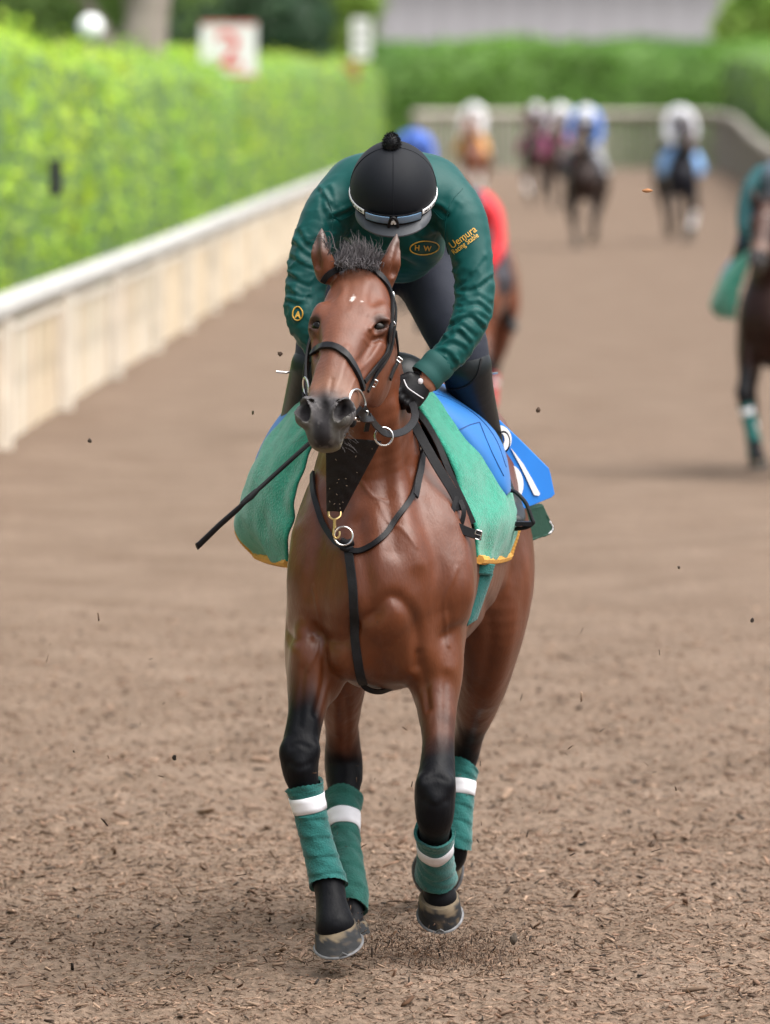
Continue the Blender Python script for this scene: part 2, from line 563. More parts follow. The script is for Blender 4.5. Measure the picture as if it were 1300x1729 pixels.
def horse_field(fine):
    if fine:
        xs = axis_steps([(-.44, .50, .0042)])
        ys = axis_steps([(-.96, -.05, .0046), (-.05, 1.72, .0095)])
        zs = axis_steps([(.02, 2.06, .0042)])
    else:
        xs = axis_steps([(-.44, .50, .013)]); ys = axis_steps([(-.96, -.05, .014), (-.05, 1.72, .025)]); zs = axis_steps([(.02, 2.06, .014)])
    F = Field(xs, ys, zs)
    X0 = lambda y: -0.012 + 0.118 * y
    # barrel
    F.loft([(X0(y), y, z, rx, rz) for y, z, rx, rz in (
        (-.10, 1.08, .13, .17), (0.0, 1.07, .205, .25), (.15, 1.09, .235, .30), (.35, 1.12, .25, .325), (.6, 1.14, .275, .34),
        (.9, 1.20, .28, .34), (1.15, 1.26, .275, .32), (1.38, 1.29, .23, .26), (1.55, 1.28, .13, .16))], .04, n=5, p=2.1)
    F.loft([(X0(.15), .15, 1.50, .045, .07), (X0(.4), .4, 1.55, .045, .08), (X0(.75), .75, 1.50, .06, .06), (X0(1.1), 1.1, 1.545, .09, .06), (X0(1.4), 1.4, 1.5, .06, .06)], .10, n=3)
    # neck
    F.loft(rows((610, 505, -.20, .070, .10), (616, 560, -.10, .080, .135), (622, 640, .0, .096, .175), (626, 730, .10, .128, .22),
                (637, 820, .17, .168, .27), (642, 910, .20, .20, .30)), .05, n=4, p=2.1)
    # shoulders, points of shoulder, breast
    for sx, cx in ((-1, 560), (1, 728)):
        c = P(cx, 960, .06)
        F.ell(c, (.115, .16, .22), .06)
        F.ell(P(645 + sx * 104, 1000, -.03), (.075, .09, .13), .05)
        F.ell(P(645 + sx * 76, 870, .12), (.07, .11, .15), .06)
    F.ell(P(598, 1085, -.085), (.085, .085, .105), .03)
    F.ell(P(688, 1085, -.085), (.088, .085, .110), .03)
    F.ell(P(645, 1010, -.08), (.10, .07, .13), .05)
    F.ell(P(645, 1120, .10), (.12, .2, .075), .05)
    # rump
    F.ell(P(725, 880, 1.2), (.275, .30, .27), .06)
    F.ell(P(800, 930, 1.15), (.15, .24, .26), .06)
    F.ell(P(640, 930, 1.15), (.14, .24, .26), .06)
    # legs
    for r, k in ((LEG_A, .032), (LEG_B, .032), (LEG_C, .035), (LEG_D, .035)):
        F.loft(r, k, n=7)
    # forearm muscle, extensor bulge, knee bones
    for (a, b, y, rr) in ((520, 1110, -.07, (.045, .05, .10)), (557, 1120, -.03, (.045, .055, .10)), (720, 1120, -.06, (.043, .05, .10)), (752, 1115, -.04, (.042, .055, .10))):
        F.ell(P(a, b, y), rr, .03)
    for (a, b, y) in ((487, 1268, -.165), (526, 1266, -.165), (507, 1296, -.185), (716, 1325, -.285), (754, 1325, -.285), (735, 1352, -.30)):
        F.ell(P(a, b, y), (.022, .022, .026), .022)
    for L_ in (LEG_A, LEG_B, LEG_C, LEG_D):           # fetlock sesamoid bulge and coronet
        f = np.array(L_[-3])
        F.ell(f[:3] + (0, .03, -.006), (.026, .026, .03), .025)
    # tendon of the cannons
    # head
    S = [(-.03, -.085, .066, .075), (.04, -.098, .088, .094), (.10, -.112, .101, .110), (.165, -.124, .108, .128), (.23, -.122, .099, .128), (.30, -.106, .081, .108),
         (.37, -.086, .072, .084), (.44, -.072, .069, .069), (.50, -.066, .066, .062), (.55, -.066, .060, .058), (.588, -.072, .050, .046)]
    F.loft([(*H(0, t, n), w, d) for t, n, w, d in S], .03, e1=HL, n=4, p=2.35)
    Mh = (HL, HA, HN)
    for s in (-1, 1):
        F.ell(H(s * .062, .215, -.185), (.040, .105, .085), .03, Mh)          # round cheek
        F.loft([(*H(s * .088, .20, -.075), .012, .012), (*H(s * .074, .29, -.072), .011, .011), (*H(s * .060, .36, -.066), .007, .007)], .022, n=3)   # facial crest
        F.ell(H(s * .082, .150, -.040), (.024, .044, .024), .03, Mh)         # brow
        F.ell(H(s * .093, .184, -.054), (.020, .034, .028), .012, Mh)         # eye socket
        F.ell(H(s * .066, .085, -.006), (.020, .028, .012), .025, Mh, sub=True)  # hollow above the eye
        F.ell(H(s * .0955, .189, -.031), (.023, .0105, .016), .006, (nrm(HL * s - HA * .45), nrm(HA + HL * s * .45), HN), sub=True)
        F.ell(H(s * .085, .30, -.045), (.016, .06, .012), .04, Mh, sub=True)
        # nostrils
        F.ell(H(s * .049, .560, -.024), (.035, .050, .037), .014, Mh)
    F.ell(H(0, .34, -.012), (.020, .17, .014), .02, Mh)                       # nasal ridge
    F.ell(H(0, .588, -.055), (.046, .030, .034), .016, Mh)                    # upper lip
    F.ell(H(0.004, .598, -.105), (.041, .026, .024), .012, Mh)                # lower lip
    F.ell(H(0.004, .566, -.126), (.032, .033, .024), .018, Mh)                # chin
    for s in (-1, 1):
        F.ell(H(s * .057, .566, -.010), (.0205, .042, .028), .005, (nrm(HL + s * .45 * HA), nrm(HA - s * .45 * HL), HN), sub=True)
        F.ell(H(s * .041, .552, -.016), (.015, .028, .022), .008, Mh, sub=True)
        F.loft([(*H(s * .010, .618, -.084), .007, .006), (*H(s * .034, .60, -.087), .007, .006), (*H(s * .050, .56, -.092), .003, .003)], .008, n=3, sub=True)  # mouth
    F.ell(H(0, .575, -.008), (.010, .035, .012), .012, Mh, sub=True)
    # ears
    for bx, by, mx_, my, tx, ty, s in ((552, 462, 541, 425, 543, 386, -1), (646, 474, 662, 440, 670, 396, 1)):
        yb = -.28
        b0, m0, t0 = P(bx, by, yb), P(mx_, my, yb - .015), P(tx, ty, yb + .02)
        F.loft([(*b0, .032, .03), (*(b0 * .45 + m0 * .55), .031, .027), (*m0, .027, .022), (*(m0 * .45 + t0 * .55), .0165, .014), (*t0, .004, .005)], .012, n=4)
        o = np.array((s * .020, -.018, 0))
        F.loft([(*(b0 * .6 + m0 * .4 + o), .013, .014), (*(m0 + o * .8), .0145, .014), (*(m0 * .4 + t0 * .6 + o * .5), .006, .008)], .006, n=4, sub=True)
    return F

def horse_paint(v, coat, points, dark_legs=True, face=None):
    n = len(v)
    c = np.tile(np.array(coat, float), (n, 1))
    nz = fbm(v, 9, 3)
    c *= (1 + .10 * nz)[:, None]
    def mixc(f, col):
        nonlocal c
        f = np.clip(f, 0, 1)[:, None]
        c = c * (1 - f) + np.array(col) * f
    x, y, z = v.T
    u, t, nn = headuv(v)
    head = (t > -.06) & (t < .75) & (np.abs(u) < .17) & (nn > -.3) & (z > 1.3) & (y < -.12)
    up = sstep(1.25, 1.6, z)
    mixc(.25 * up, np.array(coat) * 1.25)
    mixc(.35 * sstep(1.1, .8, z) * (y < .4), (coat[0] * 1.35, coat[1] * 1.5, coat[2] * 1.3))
    # dark points on the legs
    zz = z + .045 * nz - np.where(y < .4, .09 * sstep(-.165, -.205, x), .0)
    f = np.where(y < .5, sstep(.79, .60, zz), sstep(.60, .47, zz))
    c *= (1 + .07 * fbm(v * np.array([1, 1, .3]), 75, 17, 2))[:, None]
    mixc(f, points)
    if head.any():
        h = head.astype(float)
        mixc(h * .30 * np.exp(-((u) / .05) ** 2) * (nn > -.06), (.17, .080, .052))
        mixc(h * .40 * sstep(.38, .46, t + .01 * nz), (.22, .11, .065))
        mz = sstep(.462, .53, t + .012 * nz - .25 * np.maximum(0, .02 - np.abs(u)))
        mixc(h * mz, (.042, .038, .040))
        mixc(h * mz * .8 * sstep(.030, .055, np.abs(u)), (.062, .058, .060))
        mixc(h * mz * .9 * np.exp(-((u + .002) / .013) ** 2), (.010, .009, .010))
        mixc(h * mz * sstep(.57, .60, t) * sstep(.03, .012, np.abs(u - .002)) * (nn > -.09) * .7, (.018, .016, .018))
        mixc(h * mz * sstep(.570, .60, t) * sstep(.018, .032, np.abs(u)) * .7, (.075, .070, .060))
        mixc(h * sstep(.545, .6, t) * sstep(-.082, -.105, nn) * .9, (.13, .115, .07))
        mixc(h * mz * sstep(.25, .6, fbm(v, 70, 15)) * .35, (.11, .10, .10))
        for s in (-1, 1):
            d = np.sqrt(((u - s * .090) / .026) ** 2 + ((t - .189) / .030) ** 2 + ((nn + .04) / .045) ** 2)
            mixc(h * sstep(1.15, .55, d) * .9, (.035, .018, .014))
            e = np.sqrt(((u - s * .052) / .022) ** 2 + ((t - .550) / .034) ** 2 + ((nn + .036) / .026) ** 2)
            mixc(h * sstep(1.05, .7, e) * .9, (.012, .010, .011))
        # small white whorls on the forehead
        w = np.minimum(np.hypot((u - .006) / .006, (t - .125) / .014), np.hypot((u - .034) / .005, (t - .135) / .004))
        mixc(h * sstep(1.3, .6, w + .5 * fbm(v, 160, 9)) * .75, (.65, .6, .56))
        ear = (z > P(0, 448, -.28)[2]) & (y < -.2)
        mixc(ear * sstep(P(0, 448, -.28)[2], P(0, 395, -.28)[2], z) * .75, (.075, .06, .055))
    rg = np.full(n, .385) + .05 * nz
    rg = np.where(y < .4, rg + .12 * sstep(.80, .66, z), rg + .12 * sstep(.6, .5, z))
    rg += head * (.09 + .16 * sstep(.46, .53, t))
    return np.column_stack([c, np.clip(rg, .3, .8)])

def shell_mesh(name, F, smooth=2):
    v, f = F.mesh(smooth)
    return v, f

HV, HF = horse_field(True).mesh(7)
# modelling strokes on the finished shell: paths over the visible surface that raise a muscle edge or press a groove
def sculpt(v, f, strokes):
    bv = BVHTree.FromPolygons([tuple(q) for q in v], [tuple(q) for q in f.tolist()])
    cp = Vector((0, -D0, CAMH))
    me = mesh_np('tmp', v, f); no = get_no(me); bpy.data.meshes.remove(me)
    dsp = np.zeros(len(v))
    for path, w, a in strokes:
        pp = catmull(np.array(path, float), 6) if len(path) > 1 else np.array(path, float)
        pts = []
        for q in pp:
            h = bv.ray_cast(cp, (V(P(q[0], q[1], 0)) - cp).normalized())
            if h[0] is not None: pts.append(np.array(h[0]))
        if not pts: continue
        pts = np.array(pts)
        ok = np.concatenate([[True], np.linalg.norm(np.diff(pts, axis=0), axis=1) < .12]) if len(pts) > 1 else np.array([True])
        pts = pts[ok]
        lo, hi = pts.min(0) - 3 * w, pts.max(0) + 3 * w
        m = np.where(((v > lo) & (v < hi)).all(1))[0]
        if not len(m): continue
        q = v[m]
        if len(pts) == 1:
            d2 = ((q - pts[0]) ** 2).sum(1)
        else:
            d2 = np.full(len(m), 9.0)
            for A, B in zip(pts[:-1], pts[1:]):
                d = B - A; L2 = d @ d + 1e-12
                t = np.clip((q - A) @ d / L2, 0, 1)
                d2 = np.minimum(d2, ((q - A - t[:, None] * d) ** 2).sum(1))
        k_ = (.72 if path[0][1] > 720 else .75)
        ww = w * (1.2 if path[0][1] > 720 else 1.0)
        dsp[m] += a * k_ * np.exp(-d2 / (ww * ww))
    return v + no * dsp[:, None]
STROKES = [
    ([(606, 880), (616, 950), (624, 1005), (632, 1034)], .022, -.013),
    ([(662, 1050)], .060, .024), ([(572, 1035)], .055, .016), ([(655, 1090)], .05, .010),
    ([(598, 1052), (632, 1036), (660, 1008), (690, 1030), (704, 1072), (706, 1125)], .016, -.017),
    ([(604, 1062), (580, 1082), (550, 1078), (530, 1062)], .018, -.014),
    ([(664, 690), (668, 780), (682, 860), (705, 950)], .028, .013),
    ([(648, 740), (652, 830), (664, 930)], .020, -.010), ([(694, 790), (722, 880), (742, 960), (748, 1030)], .024, -.013),
    ([(548, 850), (532, 930), (522, 1000)], .024, -.011), ([(590, 800), (596, 870)], .02, .006), ([(575, 930), (590, 1000)], .03, .008),
    ([(765, 850), (785, 930), (790, 1000)], .035, .010), ([(500, 900), (490, 980), (490, 1040)], .03, .008),
    ([(484, 1062), (500, 1082), (530, 1070)], .014, -.008), ([(745, 1075), (770, 1060), (795, 1055)], .016, -.008),
    ([(709, 1105), (717, 1150), (722, 1195)], .011, -.009), ([(552, 1105), (545, 1160), (534, 1205)], .011, -.009),
    ([(505, 1105)], .036, .012), ([(738, 1120)], .036, .013), ([(570, 1120)], .03, .008), ([(760, 1130)], .022, .006),
    ([(512, 1130), (508, 1180), (506, 1225)], .009, -.005), ([(752, 1140), (752, 1200), (748, 1250)], .009, -.005),
    
    ([(492, 1262), (506, 1256), (522, 1262)], .008, -.004), ([(488, 1288), (505, 1296), (524, 1290)], .008, -.004),
    ([(720, 1318), (737, 1312), (754, 1318)], .008, -.004), ([(716, 1352), (735, 1362), (754, 1352)], .009, -.004),
    ([(525, 990), (540, 1040), (536, 1090), (520, 1130)], .0055, .0035), ([(770, 960), (752, 1020), (756, 1090)], .0055, .0035),
    ([(640, 850), (655, 880), (676, 892), (700, 925)], .005, .003), ([(612, 815), (628, 838), (652, 846)], .005, .003),
    ([(585, 1180), (588, 1230), (584, 1270)], .01, -.006), ([(570, 1180), (568, 1240)], .012, .005),
    ([(850, 980), (862, 1040), (850, 1110), (825, 1190)], .03, .012), ([(822, 1010), (828, 1080), (815, 1160)], .02, -.012),
    # face
    ([(642, 580), (626, 604), (606, 626)], .0085, .0065), ([(630, 574), (614, 600), (600, 615)], .009, -.005),
    ([(524, 556), (524, 590), (528, 620)], .008, -.004), ([(586, 586), (577, 630), (566, 660)], .010, .004), ([(545, 580), (533, 625), (524, 655)], .010, .004),
    ([(628, 512)], .020, -.007), ([(552, 505)], .018, -.005), ([(590, 470), (586, 520)], .012, -.003), ([(620, 470), (618, 530)], .016, .004),
    ([(622, 556), (631, 546), (643, 539), (655, 540)], .0058, .0105), ([(622, 536), (634, 526), (648, 524)], .006, -.0025),
    ([(624, 557), (633, 566), (645, 563), (652, 556)], .0045, .0040), ([(618, 566), (628, 575), (640, 573)], .004, -.002), ([(612, 571), (624, 582), (636, 581)], .0035, .002),
    ([(600, 640), (592, 660), (586, 672)], .005, .003), ([(560, 640), (556, 665)], .006, -.003), ([(580, 662), (574, 676)], .006, -.003),
    ([(630, 640), (640, 615), (650, 590)], .012, .005), ([(600, 560), (590, 600), (575, 640)], .02, .004),
]
def horse_relief(v, f):
    v = sculpt(v, f, STROKES)
    me = mesh_np('tmp', v, f)
    no = get_no(me)
    bpy.data.meshes.remove(me)
    x, y, z = v.T
    body = sstep(.75, .95, z) * sstep(1.75, 1.5, z)
    d = .0045 * fbm(v * np.array([1, 1, .5]), 7, 21) * body
    d += .0011 * fbm(v * np.array([1, 1, .6]), 26, 33, 2) * body
    legs = sstep(.8, .7, z)
    d += .0012 * fbm(v * np.array([1, 1, .5]), 30, 41) * legs
    head = sstep(-.12, -.25, y) * sstep(1.4, 1.5, z)
    d += .0012 * fbm(v, 20, 51, 2) * head
    u, t, n_ = headuv(v)
    d += .0012 * np.sin(t * 260 + 4 * fbm(v, 20, 55, 2)) * sstep(.50, .53, t) * head * sstep(.02, .04, np.abs(u))   # creases round the nostrils
    return v + no * d[:, None]
HV = lap(HV, HF, np.where(HV[:, 2] < 1.15, np.where(HV[:, 1] > .5, .7, .45), .25) * (1 - sstep(-.3, -.4, HV[:, 1]) * (HV[:, 2] > 1.2)), 10)
HV = horse_relief(HV, HF)
horse_me = mesh_np('horse', HV, HF)
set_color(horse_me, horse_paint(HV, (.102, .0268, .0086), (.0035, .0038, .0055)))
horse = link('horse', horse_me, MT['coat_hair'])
tag(horse, 'bay racehorse with four teal bandages cantering towards the camera in front of all the others', 'horse', 'racehorses on the track')
HB = BVHTree.FromPolygons([tuple(q) for q in HV], [tuple(q) for q in HF.tolist()])

CAMP = Vector((0, -D0, CAMH))
def hit(px, py, bvh=None, off=0.004, y=None):
    """where the line of sight meets the surface (or depth y if it misses)"""
    d = V(P(px, py, 0.0)) - CAMP
    h = (bvh or HB).ray_cast(CAMP, d.normalized())
    if h[0] is None or (y is not None and abs(h[0].y - y) > .6):
        yy = 0.0 if y is None else y
        return P(px, py, yy), np.array((0, -1.0, 0))
    n = h[1] if h[1].dot(d) < 0 else -h[1]
    return np.array(h[0]) + np.array(n) * off, np.array(n)

def ribbon_pts(pts, nos, w, th, name, material, parent, smooth_it=2, ridge=0.0):
    pts = np.asarray(pts, float); nos = np.asarray(nos, float)
    for _ in range(smooth_it):
        q = pts.copy(); q[1:-1] = .25 * pts[:-2] + .5 * pts[1:-1] + .25 * pts[2:]; pts = q
        m = nos.copy(); m[1:-1] = .25 * nos[:-2] + .5 * nos[1:-1] + .25 * nos[2:]; nos = m
    tan = np.gradient(pts, axis=0)
    w = np.broadcast_to(np.asarray(w, float), (len(pts),))
    vs, fs = [], []
    prof = [(-1, 0), (-.92, 1), (-.7, 1.0), (0, 1.0 + ridge), (.7, 1.0), (.92, 1), (1, 0), (.9, -.6), (-.9, -.6)]
    k = len(prof)
    for i in range(len(pts)):
        t = nrm(tan[i]); n = nrm(nos[i] - t * (nos[i] @ t)); s = np.cross(t, n)
        for a, b in prof:
            vs.append(pts[i] + s * a * w[i] / 2 + n * b * th)
    for i in range(len(pts) - 1):
        for j in range(k):
            fs.append((i * k + j, i * k + (j + 1) % k, (i + 1) * k + (j + 1) % k, (i + 1) * k + j))
    fs.append(tuple(range(k - 1, -1, -1))); fs.append(tuple((len(pts) - 1) * k + j for j in range(k)))
    mb = MB(); mb.add(vs, fs)
    return mb.build(name, material, parent)

def strap(path, wpx, name, material, parent, th=.0035, off=.004, bvh=None, n=8, sm=3, yfall=None, maxlift=.05):
    """a leather strap laid over the surface along a path of photo columns and rows"""
    p = catmull(np.array([q[:2] for q in path], float), n)
    pts, nos = [], []
    last = None
    for q in p:
        h, no = hit(q[0], q[1], bvh, off, y=yfall if last is None else last)
        last = h[1]
        pts.append(h); nos.append(no)
    w = R(wpx, float(np.mean([q[1] for q in pts])))
    return ribbon_pts(pts, nos, w, th, name, material, parent, sm)

# eyes
for s in (-1, 1):
    mb = MB(); mb.ell(H(s * .0815, .189, -.0465), (.0195, .0195, .0195), 20)
    mb.build('eye', MT['eye'], horse)

# hooves
def hoof(top, bot, rt, rb, toe, up, parent, name='hoof', shoe=True):
    """a hoof capsule from coronet to sole; up is the normal of the sole, toe points forward"""
    top, bot, toe, up = np.array(top), np.array(bot), np.array(toe, float), nrm(up)
    f = nrm(toe - up * (toe @ up)); s = np.cross(up, f)
    vs, fs = [], []
    seg, rings = 32, 10
    for i in range(rings):
        t = i / (rings - 1)
        r = (rt + (rb - rt) * t ** .85) * (1.0 if i else .93)
        c = top + (bot - top) * t
        for k in range(seg):
            a = 2 * math.pi * k / seg
            ca = math.cos(a)
            rf = r * (1.14 if ca > 0 else .92)
            dip = up * (-.012 * (1 - t) * (.5 - .5 * ca))
            vs.append(c + f * ca * rf + s * math.sin(a) * r + dip)
    for i in range(rings - 1):
        for k in range(seg):
            fs.append((i * seg + k, i * seg + (k + 1) % seg, (i + 1) * seg + (k + 1) % seg, (i + 1) * seg + k))
    fs.append(tuple((rings - 1) * seg + k for k in range(seg)))
    fs.append(tuple(range(seg - 1, -1, -1)))
    mb = MB(); mb.add(vs, fs)
    me = mb.mesh(name)
    co = get_co(me)
    hgt = abs((bot - top) @ up)
    t = (top - co) @ up / max(hgt, .01)
    nz = fbm(co, 46, 5, 4)
    c = np.tile((.020, .021, .023), (len(co), 1)) * (1 + .35 * nz)[:, None]
    m = (sstep(.30, .14, t + .30 * nz) * .85)[:, None]
    c = c * (1 - m) + np.array((.17, .13, .085)) * m
    m = (sstep(.35, .7, nz) * sstep(.3, .8, t))[:, None] * .75
    c = c * (1 - m) + np.array((.13, .092, .055)) * m
    set_color(me, c)
    h = link(name, me, MT['hoof'], parent)
    if shoe:
        arc = np.linspace(-2.3, 2.3, 30)
        p = [bot - up * .003 + f * math.cos(a) * rb * (1.14 if math.cos(a) > 0 else .92) + s * math.sin(a) * rb for a in arc]
        sm = MB(); sm.tube(p, .0035, 8, e1=up, r2=.006)
        tip = bot + f * rb * 1.15
        sm.tube([tip - s * .010, tip + up * .010 + f * .001, tip + s * .010], .003, 6)
        sm.build('horseshoe', MT['worn_steel'], h)
    return h
hoof(P(565, 1556, -.225), P(571, 1592, -.265), R(34), R(40), (0.1, -1, 0), (-.20, -.42, .9), horse)
hoof(P(741, 1510, .01), P(743, 1542, .03), R(34), R(37), (0, -.75, -.65), (0, -.65, .75), horse)
hoof(P(590, 1550, .90), P(588, 1578, .87), R(29), R(40), (0, -1, 0), (0, -.1, 1), horse)
hoof(P(743, 1464, 1.36), P(739, 1468, 1.43), R(38), R(44), (0, -.2, -1), (-.1, -1, .15), horse)

# forelock and ear-base hair: locks of hair as fine blades
def locks(roots, tips, n, name, material, parent, w=.004, spread=.02, bend=(0, -.01, .02), mid=.006):
    mb = MB()
    for i in range(n):
        k = RND.random()
        a = np.array([np.interp(k, np.linspace(0, 1, len(roots)), [r[q] for r in roots]) for q in range(3)])
        b = np.array([np.interp(k, np.linspace(0, 1, len(tips)), [r[q] for r in tips]) for q in range(3)])
        a = a + NPR.normal(0, .006, 3); b = b + NPR.normal(0, spread, 3)
        m = (a + b) / 2 + np.array(bend) * RND.uniform(.3, 1.4) + NPR.normal(0, mid, 3)
        pts = catmull([a, m, b], 4)
        wd = w * RND.uniform(.6, 1.3)
        rad = np.linspace(wd, wd * .15, len(pts))
        mb.tube(pts, rad, 4, cap=False)
    o = mb.build(name, material, parent)
    o['kind'] = 'stuff'
    return o
locks([P(566, 446, -.30), P(640, 450, -.30)], [P(572, 428, -.29), P(598, 410, -.27), P(616, 412, -.28), P(646, 438, -.31)], 420, 'forelock', MT['mane'], horse, .0011, .013, (.010, .006, .010), .005)
locks([P(566, 446, -.31), P(640, 450, -.31)], [P(580, 456, -.36), P(612, 448, -.36), P(640, 460, -.35)], 120, 'forelock', MT['mane'], horse, .0011, .010, (.004, -.012, .012), .005)
locks([P(590, 444, -.30), P(625, 446, -.30)], [P(594, 396, -.27), P(604, 402, -.28), P(640, 418, -.28)], 40, 'forelock', MT['mane'], horse, .0009, .012, (.012, .004, .008), .006)
locks([P(560, 425, -.30), P(552, 440, -.30)], [P(530, 400, -.28), P(560, 408, -.30)], 16, 'ear_hair', MT['mane'], horse, .0016, .010)
# tail
locks([(.15, 1.56, 1.40), (.20, 1.58, 1.36)], [(.12, 1.95, .75), (.24, 2.0, .85)], 220, 'tail', MT['mane'], horse, .006, .04, (0, .10, .06))

mb = MB()
for i in range(34):
    s_ = RND.choice((-1, 1))
    b = H(s_ * RND.uniform(.02, .055), RND.uniform(.54, .61), RND.uniform(-.12, -.06))
    d = nrm(HL * s_ * RND.uniform(.3, 1) + HA * RND.uniform(.1, .8) + HN * RND.uniform(-.4, .5))
    mb.tube(catmull([b, b + d * .018 + (0, 0, -.002), b + d * .034 + (0, 0, -.007)], 3), np.linspace(.0005, .0002, 7), 4)
mb.build('whiskers', MT['mane'], horse)['kind'] = 'stuff'
# ------------------------------------------------------------------ the rider
def chain(*a):
    return rows(*[(q[0], q[1], q[2], q[3], q[4] if len(q) > 4 else q[3]) for q in a])

ARM_R = chain((735, 318, .24, .078), (775, 362, .16, .071), (795, 430, .11, .058), (801, 500, .07, .054), (792, 545, .03, .053), (766, 590, 0.0, .049), (734, 622, -.02, .043))
ARM_L = chain((600, 318, .24, .078), (555, 362, .16, .071), (525, 430, .11, .058), (516, 500, .07, .054), (518, 540, .04, .053), (545, 590, .02, .047), (578, 625, 0, .042))
LEG_RR = chain((705, 430, .82, .105), (735, 495, .68, .088), (772, 570, .57, .078), (787, 618, .54, .064), (795, 660, .60, .058), (815, 730, .73, .046), (836, 805, .80, .034), (856, 852, .82, .030))
LEG_LL = chain((625, 430, .82, .105), (590, 495, .68, .088), (550, 570, .57, .078), (534, 620, .54, .064), (522, 660, .60, .058), (499, 735, .73, .046), (476, 805, .80, .036), (462, 850, .82, .034))
TORSO = chain((664, 318, .16, .125, .095), (664, 322, .26, .178, .118), (666, 330, .42, .185, .125), (666, 352, .60, .165, .125), (666, 385, .78, .16, .13))

def grow(rws, d, f=1.0):
    return [(q[0], q[1], q[2], q[3] * f + d, q[4] * f + d) for q in rws]

def rider_grid(h, lo=(-.42, -.22, .75), hi=(.44, 1.05, 2.42)):
    return [axis_steps([(lo[i], hi[i], h * (1.6 if i == 1 else 1))]) for i in range(3)]

def rider_body_field(h):
    F = Field(*rider_grid(h))
    F.loft(grow(TORSO, -.02), .04, n=3)
    for r in (ARM_R, ARM_L):
        F.loft(grow(r, -.012, .85), .03, n=3)
    for r in (LEG_RR, LEG_LL):
        F.loft(grow(r, -.012, .9), .03, n=3)
    F.loft(chain((664, 318, .16, .06), (664, 335, .02, .055), (663, 345, -.02, .05)), .03)
    F.ell(P(663, 330, -.01), (.085, .10, .105), .02)            # skull under the helmet
    F.ell(P(660, 372, -.01), (.055, .05, .045), .02)             # face, looking down at the mane
    F.ell(P(656, 393, -.055), (.011, .014, .014), .008)         # nose
    F.ell(P(660, 385, .03), (.035, .03, .02), .01)             # chin
    for (a, b, y) in ((722, 640, -.03), (585, 640, 0)):
        F.ell(P(a, b, y), (.034, .04, .04), .01)
    return F

def jacket_field(h):
    F = Field(*rider_grid(h, lo=(-.34, -.14, 1.5)))
    F.loft(TORSO, .05, n=4)
    F.loft(chain((664, 318, .16, .085, .075), (664, 320, .07, .072, .062)), .03)     # collar
    for r in (ARM_R, ARM_L):
        F.loft(r, .045, n=4)
    F.loft(chain((690, 400, .22, .06), (715, 415, .3, .06), (690, 425, .45, .08)), .06)  # chest hanging between the arms
    F.loft(chain((620, 385, .24, .06), (640, 410, .32, .06), (660, 425, .45, .08)), .06)
    return F

def along(rws, p):
    """position along a limb (metres), angle round it and distance, per point"""
    a = catmull(rws, 6)
    best = np.full(len(p), 9.0); s = np.zeros(len(p)); th = np.zeros(len(p))
    acc = 0
    for i in range(len(a) - 1):
        A, B = a[i, :3], a[i + 1, :3]
        d = B - A; L = np.linalg.norm(d)
        t = np.clip((p - A) @ d / (L * L), 0, 1)
        o = p - A - t[:, None] * d
        ds = np.linalg.norm(o, axis=1) - (a[i, 3] * (1 - t) + a[i + 1, 3] * t)
        m = ds < best
        best[m] = ds[m]; s[m] = acc + t[m] * L
        dh = d / L
        u = nrm(np.cross(dh, (0, 1, 0))); w = np.cross(dh, u)
        th[m] = np.arctan2(o[m] @ w, o[m] @ u)
        acc += L
    return s, th, best, acc

def wrinkle(v, f, limbs, amp=.006, freq=1.0, base=.004, fine=True):
    me = mesh_np('tmp', v, f); no = get_no(me); bpy.data.meshes.remove(me)
    d = base * fbm(v, 7, 61, 3)
    for rws, starts in limbs:
        s, th, ds, tot = along(rws, v)
        w = sstep(.035, .0, ds)
        q = s / tot
        nn = fbm(v, 8, 71, 2)
        sk = s + .030 * np.sin(th + 9 * s)
        q3 = np.stack([sk * 19 * freq, np.cos(th) * .85 + s * 3, np.sin(th) * .85], 1)
        r1 = np.clip(1 - np.abs(fbm(q3, 1.0, 73, 2)) * 2.0, 0, 1) ** 1.4
        q4 = np.stack([sk * 31 * freq + 7, np.cos(th) * 1.2, np.sin(th) * 1.2 + s * 6], 1)
        r2 = np.clip(1 - np.abs(vnoise(q4, 1.0, 77)) * 2.2, 0, 1) ** 1.3
        fold = r1 * .8 + .4 * r2 - .35
        env = 0
        for c, wd, a in starts:
            env = env + a * np.exp(-((q - c) / wd) ** 2)
        d += w * amp * fold * env * np.clip(.75 + .6 * nn, .2, 1.3)
    return v + no * d[:, None]

def person_mesh(v, f, name, m, parent=None, colour=None):
    return link(name, mesh_np(name, v, f), m, parent)

def helmet_frame():
    C = P(664, 316, -.02)
    K = nrm((0.0, -.46, .888)); Fd = nrm((0.0, -.888, -.46))
    return C, np.array((1.0, 0, 0)), Fd, K
HC, HX, HF_, HK = helmet_frame()
HR = (.1185, .146, .124)
def helm(a, h, g=1.0):
    """point on the helmet shell: a = bearing (0 = front), h = height along the crown axis"""
    k = math.sqrt(max(0, 1 - (h / HR[2]) ** 2))
    return HC + HX * math.sin(a) * HR[0] * k * g + HF_ * math.cos(a) * HR[1] * k * g + HK * h * (g if h > 0 else 1)

